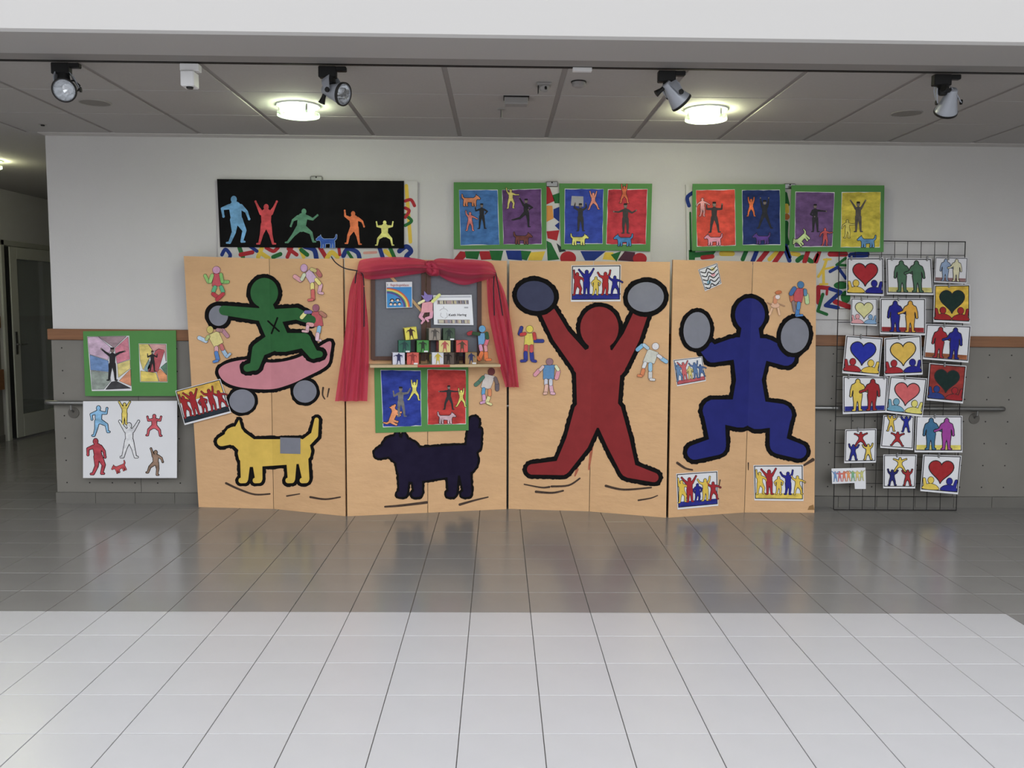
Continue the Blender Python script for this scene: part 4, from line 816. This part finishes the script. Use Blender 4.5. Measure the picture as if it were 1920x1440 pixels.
# painted cubes on the shelf
CS = .086
def cube(px, row, yaw, rgb, frgb, label, srgb=None, tilt=0., nz=.085, tagged=True):
    c = W2.at(700 + px/7.385, 640, nz); z0 = zs_ + row*(CS + .0005)
    r = empty('painted_cube', (c.x, c.y, z0), label, 'cube', 'painted photo cubes on the shelf')
    r.rotation_euler = (0, math.radians(tilt), math.radians(yaw)); WL[r.name] = Vector((0, 0, 0))
    if tilt: r.location.z += CS/2*math.sin(math.radians(abs(tilt)))
    h = CS/2
    b = obj('box', MB().bev((-h, -h, 0), (h, h, CS), .0025), mat(rgb, .6, var=.12, scale=20), r)
    for f in range(3):
        nx = [(0, -1), (-1, 0), (1, 0)][f]; t = Vector((-nx[1], nx[0], 0)); n = Vector((nx[0], nx[1], 0))
        if f: # coloured side sheet
            q = [n*(h + .0006) + t*a*h*.94 + Vector((0, 0, zv)) for a, zv in ((-1, .003), (1, .003), (1, CS - .003), (-1, CS - .003))]
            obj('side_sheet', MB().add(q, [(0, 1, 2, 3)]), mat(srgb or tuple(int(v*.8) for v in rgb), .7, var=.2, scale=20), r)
        mb = MB(); random.seed(px + f)
        for i, poly in enumerate(render(man(.5, .95, .92, (random.randint(-110, -40), random.randint(-60, 10)), (random.randint(40, 110), random.randint(-10, 60)), (-16, -8), (16, 8), 0, 1.9))):
            fr = [n*(h + .0014 + i*1e-5) + t*((x - .5)*CS) + Vector((0, 0, (1 - y)*CS)) for x, y in poly]
            nn = (fr[1] - fr[0]).cross(fr[2] - fr[1])
            if nn.dot(n) < 0: fr.reverse()
            mb.add(fr, [tuple(range(len(fr)))])
        obj('figure_print', mb, mat(frgb, .6, var=.2, scale=40), r)
    if tagged:
        q = [Vector((x, -h - .002, zv)) for x, zv in ((.008, .002), (.036, .002), (.036, .013), (.008, .013))]
        obj('name_tag', MB().add(q, [(0, 1, 2, 3)]), PAPER, r)
cube(330, 0, 12, (206, 206, 222), (36, 38, 88), 'white cube with navy figure at the left end of the bottom row', (130, 110, 100), tagged=False)
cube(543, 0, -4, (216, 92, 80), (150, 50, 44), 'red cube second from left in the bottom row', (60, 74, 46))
cube(850, 0, 20, (214, 214, 224), (206, 180, 40), 'white cube with yellow figure in the bottom row', (110, 112, 104), tagged=False)
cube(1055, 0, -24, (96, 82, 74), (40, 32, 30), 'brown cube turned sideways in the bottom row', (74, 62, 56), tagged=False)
cube(1312, 0, 14, (158, 126, 80), (40, 46, 96), 'tan cube with blue figure at the right end of the bottom row', (84, 34, 34))
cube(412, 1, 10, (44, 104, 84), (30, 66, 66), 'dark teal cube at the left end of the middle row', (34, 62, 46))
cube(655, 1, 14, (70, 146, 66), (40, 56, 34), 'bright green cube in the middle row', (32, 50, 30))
cube(945, 1, 20, (222, 206, 130), (190, 84, 84), 'cream cube with pink figure in the middle row', (130, 80, 84), tagged=False)
cube(1185, 1, 16, (216, 84, 78), (90, 70, 50), 'red cube at the right end of the middle row', (100, 80, 70), tagged=False)
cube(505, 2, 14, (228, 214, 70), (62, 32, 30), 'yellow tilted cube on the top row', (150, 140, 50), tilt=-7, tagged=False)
cube(812, 2, 18, (150, 140, 130), (84, 78, 74), 'grey cube in the middle of the top row', (80, 86, 70), tagged=False)
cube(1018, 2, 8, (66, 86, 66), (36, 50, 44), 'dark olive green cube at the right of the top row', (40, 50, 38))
random.seed(11)

# red organza curtain
def organza():
    m = bpy.data.materials.new('red_organza'); m.use_nodes = True; nt = m.node_tree; b = nt.nodes['Principled BSDF']
    b.inputs['Base Color'].default_value = (.55, .03, .09, 1); b.inputs['Roughness'].default_value = .5; b.inputs['Sheen Weight'].default_value = .3
    tr_ = nt.nodes.new('ShaderNodeBsdfTransparent'); tr_.inputs[0].default_value = (.95, .45, .5, 1); tl = nt.nodes.new('ShaderNodeBsdfTranslucent'); tl.inputs[0].default_value = (.65, .05, .12, 1)
    m1 = nt.nodes.new('ShaderNodeMixShader'); m1.inputs[0].default_value = .3; m2 = nt.nodes.new('ShaderNodeMixShader'); m2.inputs[0].default_value = .25
    out = nt.nodes['Material Output']; l = nt.links
    l.new(b.outputs[0], m1.inputs[1]); l.new(tl.outputs[0], m1.inputs[2]); l.new(m1.outputs[0], m2.inputs[1]); l.new(tr_.outputs[0], m2.inputs[2]); l.new(m2.outputs[0], out.inputs[0])
    return m
ORG = organza()
cr = empty('organza_curtain', W2.at(798, 760, .04), 'sheer red organza curtain draped around the pinboards', 'curtain')
def cloth(name, ea, eb, folds, n0, amp, nr=40, nc=48, along=True, bulge=0., label=None):
    ea, eb = spl(zz(ea), False, 8), spl(zz(eb), False, 8)
    def samp(e, t):
        f = t*(len(e)-1); i = min(int(f), len(e)-2); f -= i; return (e[i][0]*(1-f) + e[i+1][0]*f, e[i][1]*(1-f) + e[i+1][1]*f)
    rows_ = []
    for i in range(nr + 1):
        t = i/nr; a, b = samp(ea, t), samp(eb, t); row = []
        for j in range(nc + 1):
            s = j/nc; wv = math.sin(2*PI*folds*s + 1.3*math.sin(3*t) + .8*t) + .4*math.sin(2*PI*folds*1.7*s + 2 + 2*t)
            tp = min(1, .35 + t*1.2) if along else .6 + .4*math.sin(PI*t)
            row.append(W2.at(a[0]*(1-s) + b[0]*s, a[1]*(1-s) + b[1]*s, n0 + amp*wv*tp + bulge*math.sin(PI*s)))
        rows_.append(row)
    return obj(name, MB().grid(rows_), ORG, cr, smooth=True, label=label)
cloth('left_tail', [(295, 175), (240, 330), (205, 660), (165, 930), (122, 1225)], [(345, 190), (372, 400), (395, 650), (396, 930), (383, 1225)], 3.2, .045, .014)
cloth('right_tail', [(1352, 235), (1366, 500), (1412, 750), (1460, 950), (1505, 1110)], [(1420, 175), (1500, 350), (1552, 600), (1586, 850), (1612, 1112)], 3.2, .05, .013)
cloth('left_swag', [(300, 170), (312, 110), (340, 78), (480, 58), (700, 58), (850, 82), (890, 120)], [(318, 190), (340, 210), (400, 236), (560, 226), (700, 205), (830, 186), (890, 165)], 1.7, .045, .014, along=False, bulge=.05)
cloth('right_swag', [(890, 115), (950, 68), (1100, 74), (1250, 78), (1380, 100), (1425, 165)], [(895, 165), (960, 200), (1050, 250), (1170, 282), (1290, 256), (1405, 225)], 1.7, .05, .016, along=False, bulge=.055)
kc = W2.at(*zz([(908, 148)])[0], .075); mb = MB()
for i in range(3):
    mb.tube([kc + Vector((.035*math.cos(a + i*2), .02*math.sin(a*2 + i), .04*math.sin(a + i*.7))) for a in [k*2*PI/16 for k in range(17)]], .017, 10)
obj('knot', mb, ORG, cr, smooth=True)
for pts in ([(92, 55), (130, 105), (200, 148), (300, 168)], [(300, 165), (290, 210), (285, 270)], [(310, 170), (345, 200), (356, 290)], [(1412, 175), (1402, 300), (1409, 530)], [(1420, 180), (1445, 330), (1476, 530)], [(356, 300), (357, 450), (355, 620)]):
    obj('tie_string', MB().tube([W2.at(*p, .082 if i else .07) for i, p in enumerate(spl(zz(pts), False, 6))], .004, 8), mat((36, 32, 44), .7, name='dark_string'), cr)

# green board under the shelf
def Z7(*p): return zq(630, 660, 4.5, *p)
greenboard('green_board', 'green board with a blue and a red painting under the shelf', Z7((322, 125), (1115, 115), (1118, 660), (333, 682)), [
    (Z7((375, 150), (715, 155), (720, 622), (395, 635)), BR(34, 56, 152), 'deep blue painted sheet', deco(4.5, 630, 660, [(545, 545, 250, (-60, -170), (100, 150), (-6, 4), (14, 6), (112, 110, 110))], [((660, 405, 160, (-165, -175), (165, 175), (-30, -30), (36, 10)), (234, 216, 96))], [((465, 535, 195, -1, -70), (232, 144, 92))])),
    (Z7((770, 145), (1095, 150), (1095, 608), (772, 612)), BR(190, 46, 40), 'red painted sheet', deco(4.5, 630, 660, [(950, 485, 205, (-85, -90), (85, 90), (-24, -6), (22, 6), (34, 32, 34))], [((1055, 460, 145, (-165, -175), (165, 175), (-24, -30), (34, 10)), (230, 212, 92))], [((925, 540, 165, -1, 0), (216, 180, 190))]))], surf=W2, off=.006)

# ================================================================== SMALL CARDS
def card(label, surf, q, off, draw, group, clipn=0, border=True, name='drawing_card', margin=.03):
    A_ = (math.dist(q[0], q[1]) + math.dist(q[3], q[2])) / (math.dist(q[0], q[3]) + math.dist(q[1], q[2]))
    r = empty(name, base_of(surf, q, off), label, 'drawing', group)
    sheet(r, 'sheet', surf, q, PAPER, off, .0012)
    tf = quadmap(q, A_)
    if border:
        m = margin
        flat(r, 'border_line', surf, stroke([(m, m), (A_ - m, m), (A_ - m, 1 - m*2), (m, 1 - m*2), (m, m)], .012, smooth=False), INK2, off + .0005, tf=tf)
    draw(r, surf, off + .0008, tf, A_)
    for i in range(clipn):
        u = [(.4,), (.12, .9)][clipn - 1][i]
        p = surf.at(*tf(u*A_, 0), off)
        obj('clip', MB().bev((p.x - .005, p.y - .012, p.z - .02), (p.x + .005, p.y + .004, p.z + .016), .002), mat((150, 150, 150), .4, metal=.5, gain=1), r)
    return r
def fig(r, surf, off, tf, shapes, rgb, ow=.02, name='drawn_figure', label=None):
    return inked(r, name, surf, shapes, mat(rgb, .75, var=.1, scale=30, spec=.2), off, ow, tf=tf, ink=INK2, gap=.0007, label=label)
def d_heart(hc, c1, c2, ground=None):
    def f(r, surf, off, tf, A_):
        if ground: flat(r, 'ground_colour', surf, [('p', [(.04, .04), (A_ - .04, .04), (A_ - .04, .93), (.04, .93)])], BR(*ground), off - .0002, tf=tf)
        fig(r, surf, off, tf, heart(A_*.5, .40, .32), hc, .026, 'drawn_heart')
        for x, c, sg in ((A_*.25, c1, -1), (A_*.74, c2, 1)):
            fig(r, surf, off + .0018, tf, [('e', x, .68, .075, .085, 0), ('p', spl([(x - .2, .92), (x - .17, .83), (x - .05, .78), (x + .05, .78), (x + .17, .83), (x + .2, .92)])), ('c', x + sg*.14, .84, .04, x + sg*.18, .66, .03)], c, .014)
    return f
def d_pair(c1, c2, ground):
    def f(r, surf, off, tf, A_):
        if ground: flat(r, 'ground_strip', surf, [('p', [(.05, .80), (A_ - .05, .80), (A_ - .05, .925), (.05, .925)])], BR(*ground), off - .0002, tf=tf)
        fig(r, surf, off, tf, man(A_*.33, .92, .84, (-28, -6), (40, 70), (-7, -3), (7, 3), 0, 1.7), c1, .022)
        fig(r, surf, off + .0016, tf, man(A_*.66, .92, .84, (-40, -70), (28, 6), (-7, -3), (7, 3), 0, 1.7), c2, .022)
    return f
def d_row(cols, ground, gy=.82):
    poses = [((-170, -175), (70, 20), (-12, -6), (30, -10)), ((-140, -140), (145, 150), (-7, -3), (7, 3)), ((-50, 20), (60, -20), (-10, -14), (14, -8)), ((-115, -150), (150, 170), (-6, -10), (10, -6)), ((-120, -150), (80, 60), (-20, -8), (34, 6))]
    hs = [.62, .68, .5, .62, .52]
    def f(r, surf, off, tf, A_):
        flat(r, 'ground_strip', surf, [('p', [(.04, gy - .03), (A_ - .04, gy - .03), (A_ - .04, .93), (.04, .93)])], BR(*ground), off - .0002, tf=tf)
        for i, c in enumerate(cols): fig(r, surf, off + .0003*i, tf, man(A_*(.12 + .19*i), gy, hs[i], *poses[i], 0, 1.4), c, .014)
    return f
def d_trio(c0, c1, c2, flip=False):
    def f(r, surf, off, tf, A_):
        a = fig(r, surf, off, tf, man(A_*.5, .90 if flip else .5, .45, (-120, -110), (120, 110), (-45, -30), (45, 30), 0, 1.5), c0, .02)
        y = .47 if flip else .91
        fig(r, surf, off + .0015, tf, man(A_*.27, y, .46, (-130, -165), (110, 150), (-24, -8), (26, 10), 0, 1.5), c1, .02)
        fig(r, surf, off + .003, tf, man(A_*.74, y, .46, (-110, -150), (130, 165), (-24, -8), (26, 10), 0, 1.5), c2, .02)
    return f
YE, RE, BU = (228, 192, 58), (168, 32, 42), (34, 36, 142)
# wire grid stand
b0, b1 = hity(1563, 953, 6.27), hity(1793, 954.6, 6.27); b0.z = b1.z = 0.004
t1 = hity(1810, 453.5, 6.345); t0 = hity(1574, 452, 6.345); t0.z = t1.z
WIRE = mat((44, 42, 42), .45, metal=.5, name='wire')
gs = empty('wire_grid_stand', (b0 + b1)/2, 'tall dark wire grid stand hung with drawings', 'wire grid')
us = [0, .129, .233, .337, .44, .542, .65, .758, .867, 1.0]
for u in us: obj('upright_wire', MB().tube([b0.lerp(b1, u), t0.lerp(t1, u)], .0036 if u in (0, 1.0) else .0024, 6), WIRE, gs)
for k in range(21):
    v = k/20; obj('cross_wire', MB().tube([b0.lerp(t0, v) - Vector((0, .004, 0)), b1.lerp(t1, v) - Vector((0, .004, 0))], .0036 if k in (0, 20) else .0024, 6), WIRE, gs)
WS = Plane(b0, (b1 - b0).cross(t0 - b0)); WS = Plane(b0, WS.n if WS.n.y < 0 else -WS.n)
GC = 'heart and figure drawings clipped to the wire grid'
def ZA2(*p): return zq(1520, 440, 4.8, *p)
def ZB2(*p): return zq(1520, 700, 4.8, *p)
LST = [
 ('drawing of a red heart with a blue figure, top left of the wire grid', ZA2((320, 210), (650, 208), (652, 553), (315, 543)), d_heart((176, 34, 44), YE, BU), 2),
 ('drawing of two grey green people side by side at the top of the grid', ZA2((672, 212), (1078, 215), (1100, 545), (678, 538)), d_pair((76, 116, 88), (76, 116, 88), (206, 196, 110)), 2),
 ('small drawing of a pale blue and a cream person, top right of the grid', ZA2((1110, 203), (1403, 210), (1393, 443), (1100, 430)), d_pair((146, 168, 200), (226, 220, 180), (150, 110, 110)), 1),
 ('small drawing of a pale cream heart with pink and light blue figures', ZA2((355, 575), (588, 575), (588, 822), (350, 812)), d_heart((220, 216, 150), (226, 160, 166), (130, 168, 206)), 1),
 ('drawing of a blue and an orange yellow person on red ground', ZA2((614, 575), (1022, 575), (1022, 905), (612, 893)), d_pair(BU, (228, 168, 44), (150, 30, 36)), 1),
 ('drawing of a dark green heart on yellow ground', ZA2((1100, 455), (1418, 452), (1418, 800), (1090, 785)), d_heart((28, 52, 46), (164, 32, 36), (164, 32, 36), (232, 186, 40)), 1),
 ('tilted drawing of a blue heart with a red and a yellow figure', ZA2((312, 905), (642, 928), (610, 1275), (278, 1245)), d_heart((36, 48, 168), RE, YE), 1),
 ('drawing of a golden yellow heart with a red and a blue figure', ZA2((655, 930), (985, 905), (1000, 1258), (655, 1272)), d_heart((226, 184, 66), RE, BU), 1),
 ('drawing of a red and a blue person at the right edge of the grid', ZA2((1030, 805), (1432, 822), (1408, 1152), (1000, 1120)), d_pair(RE, BU, (150, 84, 44)), 1),
 ('drawing of a dark heart on deep red ground above the handrail', ZA2((1058, 1155), (1390, 1180), (1358, 1518), (1030, 1488)), d_heart((22, 46, 42), (44, 62, 130), (158, 30, 38), (150, 42, 34)), 1),
 ('drawing of a yellow and a red person on blue ground', ZB2((280, 25), (688, 30), (665, 350), (280, 365)), d_pair((226, 194, 66), (160, 32, 38), (34, 42, 140)), 2),
 ('tilted drawing of a salmon pink heart with light blue and pale yellow figures', ZB2((700, 25), (1035, 45), (992, 390), (662, 350)), d_heart((214, 96, 98), (108, 164, 190), (222, 212, 104)), 1),
 ('drawing of three people with the red one at the bottom', ZB2((650, 375), (925, 385), (915, 690), (620, 668)), d_trio((170, 34, 40), (222, 188, 60), (34, 44, 150), True), 1),
 ('drawing of three people with the red one on top', ZB2((305, 505), (585, 495), (580, 800), (295, 805)), d_trio((166, 34, 40), (36, 40, 140), (226, 194, 66)), 1),
 ('drawing of a blue grey and a violet person on yellow ground', ZB2((938, 378), (1355, 380), (1355, 710), (925, 708)), d_pair((58, 112, 150), (162, 62, 156), (224, 206, 84)), 1),
 ('drawing of three people with the yellow one on top', ZB2((645, 728), (945, 728), (930, 1032), (643, 1030)), d_trio((226, 194, 60), (34, 36, 110), (170, 36, 42)), 1),
 ('drawing of a red heart low on the grid, lowest heart of all', ZB2((1000, 728), (1345, 738), (1312, 1085), (975, 1055)), d_heart((164, 30, 36), (228, 198, 66), (40, 44, 146)), 1)]
for i, (lb, q, dr, nc_) in enumerate(LST): card(lb, WS, q, .012 + .0022*(i % 6), dr, GC, nc_)
def d_strip(r, surf, off, tf, A_):
    for i, c in enumerate([(110, 150, 200), (206, 110, 120), (226, 120, 90), (236, 150, 90), (120, 180, 130), (226, 200, 110), (200, 200, 120)]):
        fig(r, surf, off + .0002*i, tf, man(A_*(.1 + .13*i), .86, .68, (random.randint(-160, -60), -120), (random.randint(60, 160), 120), (-16, -6), (18, 4), 0, 1.4), c, .008)
sr = card('narrow white strip with a row of tiny pale figures low on the grid', WS, ZB2((182, 855), (487, 847), (490, 980), (188, 992)), .012, d_strip, GC, 0, border=False)
sheet(sr, 'name_slip', WS, ZB2((388, 978), (490, 976), (490, 1038), (392, 1038)), PAPER, .0118, .001)
# cards on the folding panels
GP = 'drawings of dancing rows on the orange panels'
card('drawing of five red figures on yellow sky, sticking out left of the panel', S1, Z4((1252, 540), (1570, 455), (1648, 695), (1318, 783)), .014, lambda r, surf, off, tf, A_: (flat(r, 'sky_colour', surf, [('p', [(.04, .04), (A_ - .04, .04), (A_ - .04, .38), (.04, .38)])], BR(226, 180, 60), off - .0002, tf=tf), d_row([(166, 34, 40)]*5, (32, 44, 56))(r, surf, off, tf, A_)), GP)
card('drawing of red, blue and yellow dancers above the big red figure', S3, zq(1060, 480, 14.4, (165, 255), (1505, 235), (1495, 1225), (150, 1235)), .004, d_row([(170, 36, 44), BU, (226, 196, 70), (176, 34, 40), BU], (32, 40, 140)), GP)
card('pale pencil drawing of dancers under the left grey oval', S4, zq(1240, 470, 2.824, (62, 578), (215, 560), (235, 690), (82, 718)), .004, d_row([(100, 134, 176), (202, 96, 100), (214, 196, 110), (92, 122, 170), (80, 110, 160)], (196, 84, 92)), GP)
card('drawing of dancers on a blue ground strip at the bottom of the right panel', S4, zq(1240, 470, 2.824, (77, 1180), (297, 1165), (300, 1350), (85, 1370)), .004, d_row([YE, RE, BU, YE, RE], (34, 40, 140)), GP)
card('drawing of dancers on yellow ground at the bottom right panel corner', S4, zq(1240, 470, 2.824, (487, 1135), (750, 1133), (752, 1325), (492, 1322)), .004, d_row([YE, RE, YE, BU, YE], (220, 190, 60)), GP)
def d_scrib(r, surf, off, tf, A_):
    for k in range(5):
        y = .14 + k*.18
        flat(r, 'ink_squiggle', surf, stroke([(.08, y), (A_*.3, y + .1), (A_*.45, y - .06), (A_*.65, y + .09), (A_ - .08, y - .02)], .022), INK2, off + .0003*k, tf=tf)
    for x, y, c in ((.3, .7, (130, 180, 206)), (A_*.66, .45, (230, 160, 170)), (A_*.7, .2, (220, 206, 130))): flat(r, 'colour_blot', surf, [('e', x, y, .1, .08, 20)], P(*c), off - .0002, tf=tf)
card('small tilted drawing of black squiggles at the top of the right panel', S4, zq(1240, 470, 2.824, (193, 100), (295, 65), (318, 175), (230, 215)), .004, d_scrib, GP)
